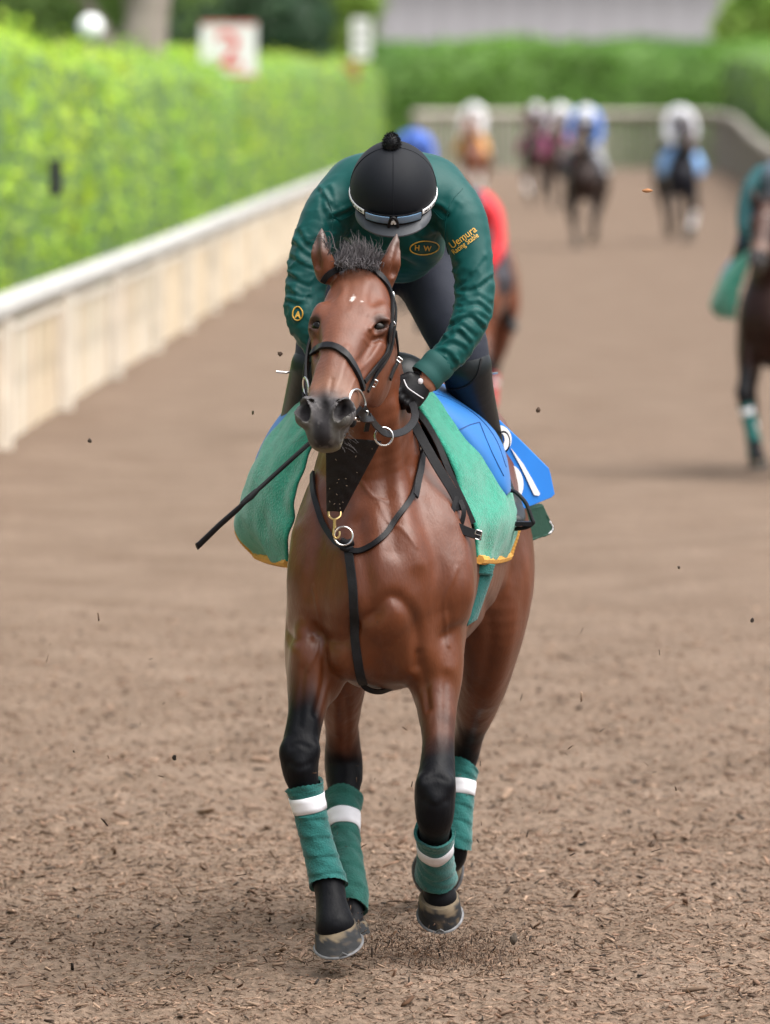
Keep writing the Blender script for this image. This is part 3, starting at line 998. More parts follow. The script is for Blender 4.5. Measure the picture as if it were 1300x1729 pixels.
def make_helmet(parent, cmat, pom=True, goggles=True, seg=48):
    vs, fs = [], []
    hs = [HR[2] * math.sin(b) for b in np.linspace(math.pi / 2 * .995, -.42, 20)]
    for h in hs:
        for k in range(seg):
            a = 2 * math.pi * k / seg
            vs.append(helm(a, h, 1 + .004 * math.sin(a * 3 + h * 40)))
    for i in range(len(hs) - 1):
        for k in range(seg):
            fs.append((i * seg + k, (i + 1) * seg + k, (i + 1) * seg + (k + 1) % seg, i * seg + (k + 1) % seg))
    fs.append(tuple(range(seg)))
    fs.append(tuple((len(hs) - 1) * seg + k for k in range(seg - 1, -1, -1)))
    mb = MB(); mb.add(vs, fs)
    me = mb.mesh('helmet')
    hel = link('helmet', me, cmat, parent)
    # seams of the cloth cover over the crown
    for a0 in (0.0, math.pi / 2):
        p = [helm(a0, HR[2] * math.sin(b), 1.004) for b in np.linspace(-.2, 1.52, 16)] + [helm(a0 + math.pi, HR[2] * math.sin(b), 1.004) for b in np.linspace(1.52, -.2, 16)]
        sm = MB(); sm.tube(p, .0010, 5); sm.build('seam', cmat, hel)
    # peak
    vs, fs = [], []
    aa = np.linspace(-1.15, 1.15, 25)
    for a in aa:
        w = max(0.0, math.cos(a / 1.15 * math.pi / 2)) ** .7
        p0 = helm(a, -.040, .995)
        out = HF_ * math.cos(a) + HX * math.sin(a)
        p1 = p0 + (out * .030 - HK * .022) * w + out * .002
        for q in (p0 + HK * .004, (p0 + p1) / 2 + HK * .005, p1, p1 - HK * .004, (p0 + p1) / 2 - HK * .001, p0 - HK * .003):
            vs.append(q)
    for i in range(len(aa) - 1):
        for j in range(6):
            fs.append((i * 6 + j, i * 6 + (j + 1) % 6, (i + 1) * 6 + (j + 1) % 6, (i + 1) * 6 + j))
    mb = MB(); mb.add(vs, fs); mb.build('peak', MT['visor'], hel)
    if pom:
        pc = P(661, 243, -.075)
        mb = MB()
        mb.ell(pc, (.023, .023, .030), 16)
        for i in range(1400):
            d = nrm(NPR.normal(0, 1, 3))
            b = pc + d * np.array((.022, .022, .029))
            t = b + d * .006 + NPR.normal(0, .002, 3)
            s = nrm(np.cross(d, NPR.normal(0, 1, 3))) * .0012
            mb.add([b - s, b + s, t], [(0, 1, 2)])
        mb.build('pompom', MT['leather'], hel)
    if goggles:
        def band(a0, a1, h0, h1, g, n, name, m, par, lift=0.0):
            vs, fs = [], []
            for a in np.linspace(a0, a1, n):
                out = HF_ * math.cos(a) + HX * math.sin(a)
                for h, gg in ((h0, g), ((h0 + h1) / 2, g + .012), (h1, g), (h1, g - .03), (h0, g - .03)):
                    vs.append(helm(a, h, gg) + out * lift)
            for i in range(n - 1):
                for j in range(5):
                    fs.append((i * 5 + j, i * 5 + (j + 1) % 5, (i + 1) * 5 + (j + 1) % 5, (i + 1) * 5 + j))
            fs.append((4, 3, 2, 1, 0)); fs.append(tuple((n - 1) * 5 + j for j in range(5)))
            mb = MB(); mb.add(vs, fs)
            return mb.build(name, m, par)
        gog = band(-math.pi, math.pi * .999, -.030, -.012, 1.015, 60, 'goggles', MT['leather'], parent)
        for s in (-1, 1):
            band(s * .62, s * 1.75, -.026, -.012, 1.035, 14, 'strap_print', MT['white_print'], gog)
            # dark lettering over the white elastic
            for k in range(9):
                a = s * (.78 + k * .095)
                band(a, a + s * (.045 if k % 3 else .075), -.022, -.016, 1.042, 3, 'letter', MT['leather'], gog)
        fr = band(-.68, .68, -.040, -.006, 1.03, 25, 'frame', MT['leather'], gog, .006)
        for s in (-1, 1):
            band(s * .085, s * .62, -.030, -.009, 1.055, 12, 'lens', MT['goggle'], gog, .008)
        nb = [helm(a, h, 1.06) + HF_ * .008 for a, h in ((-.11, -.042), (-.07, -.018), (0, -.008), (.07, -.018), (.11, -.042))]
        mb = MB(); mb.tube(catmull(nb, 5), .0045, 7); mb.build('nose_bridge', MT['leather'], gog)
        nb = [helm(a, h, 1.055) + HF_ * .008 for a, h in ((-.045, -.030), (0, -.020), (.045, -.030))]
        mb = MB(); mb.tube(catmull(nb, 4), .004, 6); mb.build('nose_pad', MT['white_print'], gog)
    return hel

# the body is one continuous figure; clothes are its children
rv, rf = rider_body_field(.009).mesh(2)
rider = link('person', mesh_np('person', rv, rf), MT['skin'])
tag(rider, 'sharp rider in dark green satin jacket and black pompom helmet crouching over the bay horse', 'person', 'riders on the track')

jv, jf = jacket_field(.0048).mesh(3)
jv = wrinkle(jv, jf, [(ARM_R, [(.12, .10, .35), (.44, .10, .7), (.64, .15, 1.1), (.90, .10, 1.1)]), (ARM_L, [(.15, .12, .45), (.42, .12, .7), (.62, .18, 1.0), (.9, .1, .8)])], .0080, 1.0, .0024)
def folds(paths):
    out = []
    for p in paths:
        q = RND.uniform(.35, 1.0)
        jit = [(a + RND.uniform(-4, 4), b + RND.uniform(-3, 3)) for a, b in p]
        out.append((jit, RND.uniform(.005, .0085), -.0085 * q))
        out.append(([(a + 1.5, b - RND.uniform(6, 9)) for a, b in jit[:RND.choice((2, 3))]], RND.uniform(.007, .010), .0068 * q))
    return out
jv = sculpt(jv, jf, folds([
    [(725, 350), (740, 356), (755, 367)], [(776, 350), (756, 386), (747, 422)], [(764, 346), (748, 374), (738, 402)], [(796, 427), (770, 450), (757, 458)],
    [(821, 436), (798, 466), (768, 484)], [(826, 470), (800, 489), (772, 492)], [(832, 512), (809, 502), (780, 507)], [(830, 529), (805, 515), (776, 519)],
    [(826, 540), (801, 529), (776, 530)], [(818, 553), (790, 538), (762, 548)], [(806, 567), (782, 549), (755, 560)], [(796, 579), (770, 559), (746, 574)],
    [(786, 593), (762, 577), (739, 582)], [(773, 614), (758, 597), (736, 589)],
    [(535, 323), (553, 345)], [(562, 369), (580, 360), (598, 354)], [(505, 394), (519, 413), (537, 431)], [(541, 331), (550, 360), (562, 392)], [(556, 318), (568, 350), (582, 385)],
    [(483, 466), (500, 478), (524, 484)], [(482, 488), (500, 497), (520, 503)], [(482, 510), (498, 516), (514, 515)], [(490, 436), (508, 448), (528, 452)], [(487, 540), (500, 545), (512, 540)], [(496, 412), (512, 428), (530, 436)],
    [(690, 395), (710, 402), (735, 398)]]))
_tc = np.array(P(786, 404, .05)); _m = np.exp(-(((jv[:, 0] - _tc[0]) / .045) ** 2 + ((jv[:, 2] - _tc[2]) / .045) ** 2))
jv = lap(jv, jf, _m * .6, 40)
jacket = link('jacket', mesh_np('jacket', jv, jf), MT['jacket'], rider)
JB = BVHTree.FromPolygons([tuple(q) for q in jv], [tuple(q) for q in jf.tolist()])

# breeches
F = Field(*rider_grid(.007, lo=(-.36, .2, 1.2), hi=(.38, 1.05, 2.3)))
F.loft(chain((666, 365, .66, .15, .12), (666, 395, .80, .165, .14)), .05, n=3)
for r in (LEG_RR, LEG_LL):
    F.loft(grow(r[:5], .002), .05, n=4)
bv, bf = F.mesh(2)
bv = wrinkle(bv, bf, [(LEG_RR, [(.45, .08, .6), (.1, .1, .6)]), (LEG_LL, [(.45, .08, .6)])], .005, .5, .004)
link('breeches', mesh_np('breeches', bv, bf), MT['breeches'], rider)

# boots
def make_boot(r, s, h, parent, spur=True, name='riding_boot'):
    q = grow(r[3:], .007)
    lo = np.array([min(a[i] for a in q) for i in range(3)]) - .12
    hi = np.array([max(a[i] for a in q) for i in range(3)]) + .12
    F = Field(*[axis_steps([(lo[i], hi[i], h)]) for i in range(3)])
    q[0] = (q[0][0], q[0][1] , q[0][2], q[0][3] * 1.02, q[0][4] * 1.02)
    F.loft(q, .01, n=4)
    ft = np.array(q[-1][:3])
    F.loft([(*(ft + (0, .05, -.005)), .036, .04), (*(ft + (s * .01, -.03, -.02)), .04, .034), (*(ft + (s * .012, -.09, -.033)), .040, .028), (*(ft + (s * .014, -.14, -.040)), .032, .022)], .02, n=4)
    v, f = F.mesh(2)
    # cut the shaft's top to the dipped line of the boot
    top = np.array(q[0][:3]); ax = nrm(np.array(q[1][:3]) - top)
    b = link(name, mesh_np(name, v, f), MT['boot'], parent)
    return b
bootR = make_boot(LEG_RR, 1, .0055, rider)
bootL = make_boot(LEG_LL, -1, .0055, rider)
BB = BVHTree.FromPolygons([tuple(q) for q in np.vstack([get_co(bootR.data)])], [tuple(p.vertices) for p in bootR.data.polygons])
for (pts, s, bt) in (([(812, 606), (806, 632), (793, 648), (776, 656), (758, 658)], 1, bootR),):
    strap(pts, 3.5, 'top_band', MT['worn_leather'], bt, .002, .002, BB, 6, 2, .55)
for bt, c, s in ((bootR, P(818, 630, .58), 1), (bootL, P(489, 628, .58), -1)):     # spur-like pull tabs at the boot tops
    mb = MB(); mb.tube([c, c + (s * .010, -.01, -.002), c + (s * .030, -.01, 0), c + (s * .038, -.01, .001)], .0032, 6)
    mb.build('spur', MT['steel'], bt)
for bt, cx, s in ((bootR, 850, 1), (bootL, 467, -1)):
    c = P(cx, 746, .72)
    mb = MB()
    p = [c + (s * .021 * math.cos(a), .0, .030 * math.sin(a)) for a in np.linspace(0, 2 * math.pi, 24, endpoint=False)]
    mb.tube(p, .002, 6, e1=(0, 1, 0), r2=None, closed=True) if False else None
    vs, fs = [], []
    for k, a in enumerate(np.linspace(0, 2 * math.pi, 28, endpoint=False)):
        for rr, yy in ((.026, -.010), (.026, .010), (.022, .010), (.022, -.010)):
            vs.append(c + (s * rr * .75 * math.cos(a), yy, rr * 1.2 * math.sin(a)))
    for k in range(28):
        for j in range(4):
            fs.append((k * 4 + j, k * 4 + (j + 1) % 4, ((k + 1) % 28) * 4 + (j + 1) % 4, ((k + 1) % 28) * 4 + j))
    mb.add(vs, fs); mb.build('boot_loop', MT['leather'], bt)

hel = make_helmet(rider, MT['helmet_cloth'])

# cuffs
def cuff(rws, i0, parent, ext=.055):
    a = np.array(rws[-1][:3]); b = np.array(rws[-2][:3]); d = nrm(a - b)
    t = np.linspace(-.028, ext, 9)
    mb = MB()
    r = [rws[-1][3] * (1.10 - .08 * abs(k - .4)) + .0015 * math.sin(k * 9) for k in np.linspace(0, 1, 9)]
    seg = 36
    mb.tube([a + d * q for q in t], r, seg, cap=False)
    mb.tube([a + d * q for q in (ext, ext - .01)], [r[-1], r[-1] * .5], seg, cap=False)
    o = mb.build('cuff', MT['cuff'], parent)
    co = get_co(o.data)
    return o
cuff(ARM_R, -1, jacket, .042)
cuff(ARM_L, -1, jacket, .042)

# gloves: a fist of five separate fingers closed on the rein
def glove(w, d, side, parent, h=.0035):
    """w wrist, d direction of the hand, side = +1 when the thumb is on the viewer's left"""
    d = nrm(d)
    across = nrm(np.cross(d, (0, 1, 0)))          # over the back of the hand, from thumb side to little finger
    if across[0] * side < 0: across = -across
    palm = nrm(np.cross(across, d)); palm = palm if palm[1] > 0 else -palm
    c = w + d * .05
    F = Field(*[axis_steps([(c[i] - .11, c[i] + .11, h)]) for i in range(3)])
    F.loft([(*(w - d * .060), .030, .027), (*(w - d * .035), .030, .026), (*w, .029, .024), (*(w + d * .03), .040, .024), (*(w + d * .062), .044, .023)], .012, e1=across, n=3)
    for k in range(4):
        o = across * (-.030 + .020 * k)
        ln = (.9, 1.0, .96, .8)[k]
        b = w + d * .062 + o
        k1 = b + d * .030 * ln - palm * .008
        k2 = k1 + d * .004 + palm * .030 * ln
        k3 = k2 - d * .024 * ln + palm * .006
        F.loft([(*b, .0098, .0098), (*k1, .0098, .0098), (*k2, .0092, .0092), (*k3, .0082, .0082)], .004, n=2, e1=across)
    t0 = w + d * .025 - across * .034
    F.loft([(*t0, .015, .015), (*(t0 + d * .03 - across * .014 + palm * .006), .0118, .0118), (*(t0 + d * .058 - across * .004 + palm * .016), .0098, .0098), (*(t0 + d * .072 + across * .012 + palm * .022), .0085, .0085)], .006, n=3, e1=palm)
    v, f = F.mesh(2)
    g = link('glove', mesh_np('glove', v, f), MT['leather'], parent)
    # cuff strap, piping along the knuckles, round badge
    mb = MB(); mb.tube([w - d * .012, w + d * .008], [.033, .034], 24, e1=across, r2=[.029, .029], cap=False); mb.build('wrist_strap', MT['worn_leather'], g)
    mb = MB(); mb.tube(catmull([w + d * .050 - across * .040 - palm * .020, w + d * .062 - across * .018 - palm * .028, w + d * .058 + across * .012 - palm * .028, w + d * .05 + across * .034 - palm * .018], 6), .0016, 6)
    mb.build('piping', MT['velcro'], g)
    mb = MB()
    bc = w + d * .022 - palm * .027 - across * .004
    mb.ell(bc, (.0075, .003, .0085), 12); mb.build('badge', MT['velcro'], g)
    return g
wr = P(716, 640, -.035)
gloveR = glove(wr, P(690, 668, -.06) - wr, 1, rider)
wl_ = P(590, 640, -.01)
gloveL = glove(wl_, P(612, 672, -.03) - wl_, -1, rider)
# ------------------------------------------------------------------ tack
def seams(paths, bvh, parent, w=1.6, m=None):
    for pth in paths:
        strap(pth, w, 'seam', m or MT['jacket'], parent, .0016, .0006, bvh, 6, 2, .2)
seams([[(781, 318), (762, 340), (754, 368), (752, 400), (757, 430)], [(757, 360), (748, 372), (728, 352), (722, 350)], [(545, 318), (556, 342), (562, 370), (560, 400)], [(556, 360), (575, 372), (600, 358)]], JB, jacket)

# writing on the jacket
def text_mesh(body, size=1.0, bold=.0):
    cu = bpy.data.curves.new('lettering', 'FONT')
    cu.body = body; cu.size = size; cu.offset = bold; cu.align_x = 'CENTER'
    o = bpy.data.objects.new('lettering', cu)
    COL.objects.link(o)
    dg = bpy.context.evaluated_depsgraph_get()
    me = bpy.data.meshes.new_from_object(o.evaluated_get(dg))
    bpy.data.objects.remove(o)
    return me

def print_on(body, cx, cy, hpx, ang, bvh, name, m, parent, off=.003, xs=1.0, bold=.02, y=None):
    """lettering laid on a surface: centre column/row, letter height in photo pixels, slope"""
    me = text_mesh(body, 1.0, bold)
    co = get_co(me)
    c, s = math.cos(ang), math.sin(ang)
    out = []
    for v in co:
        a, b = v[0] * hpx * 1.35 * xs, (v[1] - .35) * hpx * 1.35
        h, n = hit(cx + a * c + b * s, cy + a * s - b * c, bvh, 0, y)
        out.append(h + np.array((0, -off, 0)))
    me.vertices.foreach_set('co', np.array(out, np.float32).ravel())
    me.update()
    me.materials.clear()
    return link(name, me, m, parent)
print_on('Uemura', 781, 400, 13, -math.radians(36), JB, 'lettering', MT['gold_thread'], jacket, .006, .92, .004)
print_on('Racing Stable', 785, 411, 9.5, -math.radians(36), JB, 'lettering', MT['gold_thread'], jacket, .006, .78, .004)
print_on('H  W', 714, 419, 9, math.radians(4), JB, 'lettering', MT['gold_thread'], jacket, .004, 1.0, .03, .2)
def oval(cx, cy, ax, ay, rot, w, bvh, parent, name='emblem', n=28, m='gold_thread', y=.2):
    pts = []
    for t in np.linspace(0, 2 * math.pi, n):
        a, b = ax * math.cos(t), ay * math.sin(t)
        pts.append(hit(cx + a * math.cos(rot) - b * math.sin(rot), cy + a * math.sin(rot) + b * math.cos(rot), bvh, .003, y)[0])
    mb = MB(); mb.tube(np.array(pts[:-1]), R(w) / 2, 6, e1=(0, 1, 0), closed=True)
    return mb.build(name, MT[m], parent)
oval(716, 418, 24, 11, -.06, 2.2, JB, jacket)
oval(503, 530, 8.5, 11, 0, 2.6, JB, jacket, y=.05)
print_on('A', 503, 531, 11, .1, JB, 'lettering', MT['gold_thread'], jacket, .003, .9, .05, .05)

# ---- bridle
bridle = empty('bridle', tuple(P(604, 454, -.3)))
tag(bridle, 'black leather bridle with steel bit rings on the head of the sharp bay horse', 'bridle')
Lm = MT['leather']
strap([(546, 474), (553, 464), (566, 456), (585, 451), (605, 450), (625, 455), (641, 466), (652, 481), (659, 500), (661, 512)], 10.5, 'browband', Lm, bridle, .005, .004)
strap([(517, 640), (519, 616), (528, 598), (545, 586), (562, 586), (580, 596), (594, 616), (604, 636), (611, 657)], 12.5, 'noseband', Lm, bridle, .006, .004)
strap([(660, 500), (660, 520), (659, 545), (655, 565), (652, 590), (645, 605), (628, 625), (613, 645)], 8, 'cheek_strap', Lm, bridle, .0035, .005)
strap([(663, 505), (664, 530), (661, 560), (656, 590), (645, 612), (630, 635), (617, 660)], 6, 'cheek_strap', Lm, bridle, .0035, .007)
strap([(664, 560), (668, 590), (668, 610), (662, 622), (655, 640)], 8, 'throat_lash', Lm, bridle, .0035, .006)
def head_strap(pts, w, name, out):
    p = catmull([H(*q) for q in pts], 7)
    ribbon_pts(p, np.tile(out, (len(p), 1)), R(w), .004, name, Lm, bridle, 1)
head_strap([(-.104, .06, -.085), (-.113, .14, -.10), (-.116, .22, -.105), (-.104, .31, -.10), (-.086, .39, -.092), (-.070, .47, -.085)], 9, 'cheek_strap', -HL)
head_strap([(-.106, .10, -.11), (-.120, .20, -.135), (-.118, .28, -.15), (-.105, .33, -.16)], 9, 'throat_lash', -HL)
h, n = hit(661, 503, None, .004, -.35)
mb = MB(); mb.ell(h, (.006, .005, .017), 12); mb.build('rosette', MT['steel'], bridle)
def buckle(px, py, ang, w=9, hgt=11, parent=None, off=.012, bvh=None, y=-.4, m='steel', name='buckle', at=None):
    h = hit(px, py, bvh, off, y)[0] if at is None else np.array(at)
    c, s = math.cos(ang), math.sin(ang)
    W, Hh = R(w) / 2, R(hgt) / 2
    pts = [h + np.array((a * c - b * s, 0, a * s + b * c)) for a, b in ((-W, -Hh), (W, -Hh), (W, Hh), (-W, Hh))]
    p2 = []
    for i in range(4):
        a, b = pts[i], pts[(i + 1) % 4]
        for t in (.12, .5, .88): p2.append(a * (1 - t) + b * t)
    mb = MB(); mb.tube(p2, .0016, 6, e1=(0, 1, 0), closed=True)
    mb.tube([(pts[0] + pts[3]) / 2, (pts[1] + pts[2]) / 2], .0012, 5)
    return mb.build(name, MT[m], parent)
buckle(660, 546, .6, 7, 10, bridle, .004); buckle(626, 646, -.5, 6, 12, bridle); buckle(667, 607, .9, 6, 9, bridle)
# bit rings
br = P(603, 684, -.655)
mb = MB(); mb.ring(br, R(26), .0035, (.86, -.5, .1), 30, 8, 1.0); bitR = mb.build('bit_ring', MT['steel'], bridle)
mb = MB(); mb.ring(P(517, 655, -.56), R(17), .0035, (.95, .25, .1), 26, 8); mb.build('bit_ring', MT['steel'], bridle)
mb = MB(); mb.tube([P(600, 706, -.70), P(575, 712, -.72), P(540, 712, -.72)], .006, 8); mb.build('mouthpiece', MT['steel'], bridle)
mb = MB(); mb.ell(P(594, 712, -.69), (.013, .013, .016), 14); mb.build('bit_guard', Lm, bridle)

# ---- reins
reins = empty('rein', tuple(P(650, 720, -.4)))
tag(reins, 'black leather reins running from the bit through a martingale ring to the gloves', 'rein')
def free_strap(pts, w, name, parent, nrmv=(0, -1, .2), th=.003, n=7, m=None, sm=1):
    p = catmull(np.array(pts), n)
    return ribbon_pts(p, np.tile(nrm(nrmv), (len(p), 1)), R(w), th, name, m or Lm, parent, sm)
free_strap([P(603, 700, -.70), P(622, 703, -.60), P(636, 720, -.50), P(655, 733, -.40), P(682, 728, -.28), P(699, 710, -.17), P(699, 690, -.10), P(690, 672, -.06)], 13, 'rein_strap', reins, (.1, -1, .25), m=MT['worn_leather'])
free_strap([P(512, 668, -.58), P(530, 690, -.40), P(575, 690, -.2), P(612, 675, -.03)], 13, 'rein_strap', reins, (-.3, -1, .25), m=MT['worn_leather'])
free_strap([P(604, 692, -.71), P(613, 705, -.66), P(626, 706, -.585)], 16, 'rein_stop', reins, (.1, -1, .2), .006)
free_strap([P(615, 688, -.64), P(622, 703, -.605), P(618, 728, -.58)], 9, 'keeper', reins, (.4, -1, .2), .003)
buckle(0, 0, -.3, 7, 17, reins, at=P(616, 702, -.63))

# ---- breastplate with martingale bib
bp = empty('breastplate', tuple(P(590, 930, -.2)))
tag(bp, 'black breastplate and triangular leather martingale bib with gold clip on the sharp bay horse', 'breastplate')
def slab(poly, y, th, name, m, parent, bulge=0.0, sub=10, wr=.002):
    """a leather piece: outline rows (px, py, y) -> cushion with thickness"""
    P3 = [P(a, b, c) for a, b, c in poly]
    q = np.array(P3)
    tl, tr, brr, bl = q
    vs, fs = [], []
    n = sub
    for side in (1, -1):
        for i in range(n + 1):
            for j in range(n + 1):
                u, w = i / n, j / n
                p = (tl * (1 - u) + tr * u) * (1 - w) + (bl * (1 - u) + brr * u) * w
                e = min(u, 1 - u, w, 1 - w) * n
                edge = min(1, e / 1.0)
                p = p + np.array((0, -1, .2)) * (side * th * (.35 + .65 * edge) + bulge * math.sin(math.pi * u) + wr * math.sin(w * 40 + 3 * math.sin(u * 5)) * edge)
                vs.append(p)
    m1 = (n + 1) ** 2
    for i in range(n):
        for j in range(n):
            a = i * (n + 1) + j
            fs.append((a, a + 1, a + n + 2, a + n + 1))
            fs.append((m1 + a, m1 + a + n + 1, m1 + a + n + 2, m1 + a + 1))
    border = [i * (n + 1) for i in range(n + 1)] + [n * (n + 1) + j for j in range(1, n + 1)] + [i * (n + 1) + n for i in range(n - 1, -1, -1)] + [j for j in range(n - 1, 0, -1)]
    for k in range(len(border)):
        a, b = border[k], border[(k + 1) % len(border)]
        fs.append((a, m1 + a, m1 + b, b))
    mb = MB(); mb.add(vs, fs)
    me = mb.mesh(name)
    bm = bmesh.new(); bm.from_mesh(me); bmesh.ops.recalc_face_normals(bm, faces=bm.faces); bm.to_mesh(me); bm.free()
    return link(name, me, m, parent)
slab([(550, 741, -.36), (644, 745, -.36), (579, 866, -.20), (551, 864, -.20)], 0, .003, 'bib', MT['worn_leather'], bp, .02, 30, .0022)
mb = MB()
for i in range(16):
    v_ = RND.random() ** .8; u_ = RND.uniform(.08, .92)
    l_ = P(550 + v_ * 2, 741 + v_ * 123, -.36 + .16 * v_); r_ = P(644 - 65 * v_, 745 + v_ * 121, -.36 + .16 * v_)
    q = l_ * (1 - u_) + r_ * u_ + np.array((0, -.0045 - .02 * math.sin(math.pi * u_), .001))
    a_ = RND.uniform(0, 6.3)
    mb.box(q, (RND.uniform(.002, .006), .002, .0016), np.array([[math.cos(a_), 0, -math.sin(a_)], [0, 1, 0], [math.sin(a_), 0, math.cos(a_)]]))
mb.build('dirt_specks', mat('speck', (.26, .20, .15), .9), bp, False)['kind'] = 'stuff'
mb = MB(); mb.ring(P(648, 737, -.40), R(15), .0028, (.15, -1, .1), 26, 8); mb.build('martingale_ring', MT['steel'], bp)
mb = MB(); mb.ring(P(546, 736, -.36), R(15), .0028, (.15, -1, .1), 26, 8); mb.build('martingale_ring', MT['steel'], bp)
mb = MB()
c0 = P(565, 868, -.215)
mb.tube(catmull([P(555, 864, -.21), P(556, 872, -.215), P(565, 877, -.22), P(574, 872, -.215), P(575, 864, -.21)], 4), .0030, 7)
mb.tube([P(565, 876, -.22), P(565, 892, -.22)], .0042, 8)
mb.tube(catmull([P(564, 890, -.22), P(563, 902, -.222), P(567, 909, -.222), P(573, 905, -.222), P(573, 897, -.22)], 4), .0028, 7)
mb.build('clip', MT['brass'], bp)
mb = MB(); mb.ring(P(580, 905, -.215), R(15.5), .0026, (.1, -1, .15), 28, 8); mb.build('breast_ring', MT['steel'], bp)
strap([(531, 800), (531, 822), (535, 850), (545, 880), (565, 912), (585, 927), (606, 932), (635, 918), (662, 888), (690, 845), (706, 800), (711, 768), (706, 742), (698, 715)], 10, 'neck_strap', Lm, bp, .005, .006)
strap([(588, 918), (590, 935), (597, 1000), (599, 1060), (603, 1110), (608, 1140), (613, 1152)], 16, 'breast_strap', MT['worn_leather'], bp, .004, .005)
h, n_ = hit(588, 922, None, .012, -.15)
mb = MB(); mb.tube([h + (-.016, 0, .008), h + (0, -.006, .002), h + (.016, 0, .006)], .0115, 10); mb.tube([h + (-.015, 0, -.008), h + (0, -.006, -.014), h + (.015, 0, -.008)], .0085, 10)
mb.build('knot', Lm, bp)
strap([(709, 770), (706, 800), (697, 840)], 13, 'adjuster', MT['worn_leather'], bp, .004, .009)
buckle(709, 760, .2, 10, 9, bp)
free_strap([P(608, 1148, -.07), P(618, 1162, -.06), P(640, 1168, -.03), P(662, 1160, .02), P(668, 1150, .04)], 9, 'girth_loop', bp, (0, -1, -.3), .004)
free_strap([P(606, 1146, -.075), P(630, 1152, -.04), P(664, 1152, .03)], 8, 'girth_loop', bp, (0, -.6, -1), .004)

# ---- cloths on the back: curves from the left hem over the withers to the right hem
def cloth(front, back, name, m, parent, th=.010, nu=70, nv=22, bulge=.0, fold=0.0, nz=.003, mid=None, seed=3):
    A = catmull([P(*q) for q in front], 12); B = catmull([P(*q) for q in back], 12)
    def res(C, n):
        d = np.concatenate([[0], np.cumsum(np.linalg.norm(np.diff(C, axis=0), axis=1))]); d /= d[-1]
        t = np.linspace(0, 1, n)
        return np.stack([np.interp(t, d, C[:, k]) for k in range(3)], 1)
    A, B = res(A, nu), res(B, nu)
    if mid is not None:
        M_ = res(catmull([P(*q) for q in mid], 12), nu)
    g = np.zeros((nu, nv, 3))
    cen = (A.mean(0) + B.mean(0)) / 2
    for j in range(nv):
        t = j / (nv - 1)
        if mid is not None:
            g[:, j] = A * (1 - t) * (1 - 2 * t) + M_ * 4 * t * (1 - t) + B * t * (2 * t - 1)
        else:
            g[:, j] = A * (1 - t) + B * t
        if bulge:
            out = g[:, j] - cen; out[:, 1] = 0
            out /= np.linalg.norm(out, axis=1)[:, None]
            g[:, j] += out * bulge * math.sin(math.pi * t)
    p = g.reshape(-1, 3)
    f = np.array([(i * nv + j, i * nv + j + 1, (i + 1) * nv + j + 1, (i + 1) * nv + j) for i in range(nu - 1) for j in range(nv - 1)])
    me = mesh_np(name, p, f)
    no = get_no(me)
    d = nz * fbm(p, 9, seed) + fold * np.sin(fbm(p, 3, seed + 5) * 6)
    p = p + no * d[:, None]
    me.vertices.foreach_set('co', p.astype(np.float32).ravel())
    me.update()
    o = link(name, me, m, parent)
    md = o.modifiers.new('thick', 'SOLIDIFY'); md.thickness = th; md.offset = 0
    sb = o.modifiers.new('round', 'SUBSURF'); sb.levels = 1; sb.render_levels = 1
    return o, g

fle = empty('saddle_blanket', tuple(P(655, 640, .5)))
tag(fle, 'green fleece saddle blanket with orange edge over the sharp bay horse', 'blanket')
front = [(486, 951, .20), (490, 905, .17), (497, 860, .16), (508, 810, .17), (524, 758, .20), (560, 690, .26), (610, 648, .32), (655, 636, .34), (690, 660, .30), (708, 692, .22), (738, 745, .16), (770, 812, .13), (797, 880, .12), (810, 945, .14)]
mid_ = [(455, 945, .48), (428, 900, .46), (425, 850, .46), (440, 790, .46), (478, 730, .46), (530, 675, .46), (595, 640, .46), (655, 628, .46), (700, 645, .46), (748, 690, .46), (805, 755, .46), (838, 815, .46), (858, 880, .46), (838, 945, .48)]
back_ = [(432, 936, .78), (403, 900, .78), (408, 852, .78), (428, 795, .78), (468, 730, .78), (525, 672, .78), (590, 635, .78), (655, 622, .78), (705, 640, .78), (755, 680, .78), (815, 745, .78), (855, 805, .78), (873, 880, .78), (860, 938, .78)]
fo, fg = cloth(front, back_, 'fleece', MT['fleece'], fle, .013, 110, 30, 0, .0075, .005, mid=mid_)
def hem(g, sel, name, m, parent, r=.008, r2=None, pleat=.001):
    pts = catmull(np.array(sel), 4)
    k = np.arange(len(pts))
    mb = MB(); mb.tube(pts, r + pleat * np.sin(k * 2.1), 8, e1=(0, .2, 1), r2=r2)
    return mb.build(name, m, parent)
for i0 in (0, -1):
    hem(fg, [fg[i0, j] for j in range(0, 30, 2)], 'edging', MT['orange_trim'], fle, .013)
for s in (0, 1):
    idx = range(0, 11) if s == 0 else range(109, 98, -1)
    hem(fg, [fg[i, -1] for i in idx], 'edging', MT['orange_trim'], fle, .011)
# dark lining that shows along the shoulder, with its zip-like piping
free_strap([P(704, 697, .195), P(720, 716, .165), P(738, 748, .135), P(752, 782, .115), P(766, 815, .105), P(784, 852, .10), P(798, 884, .10)], 11, 'lining', fle, (.3, -1, .25), .006)

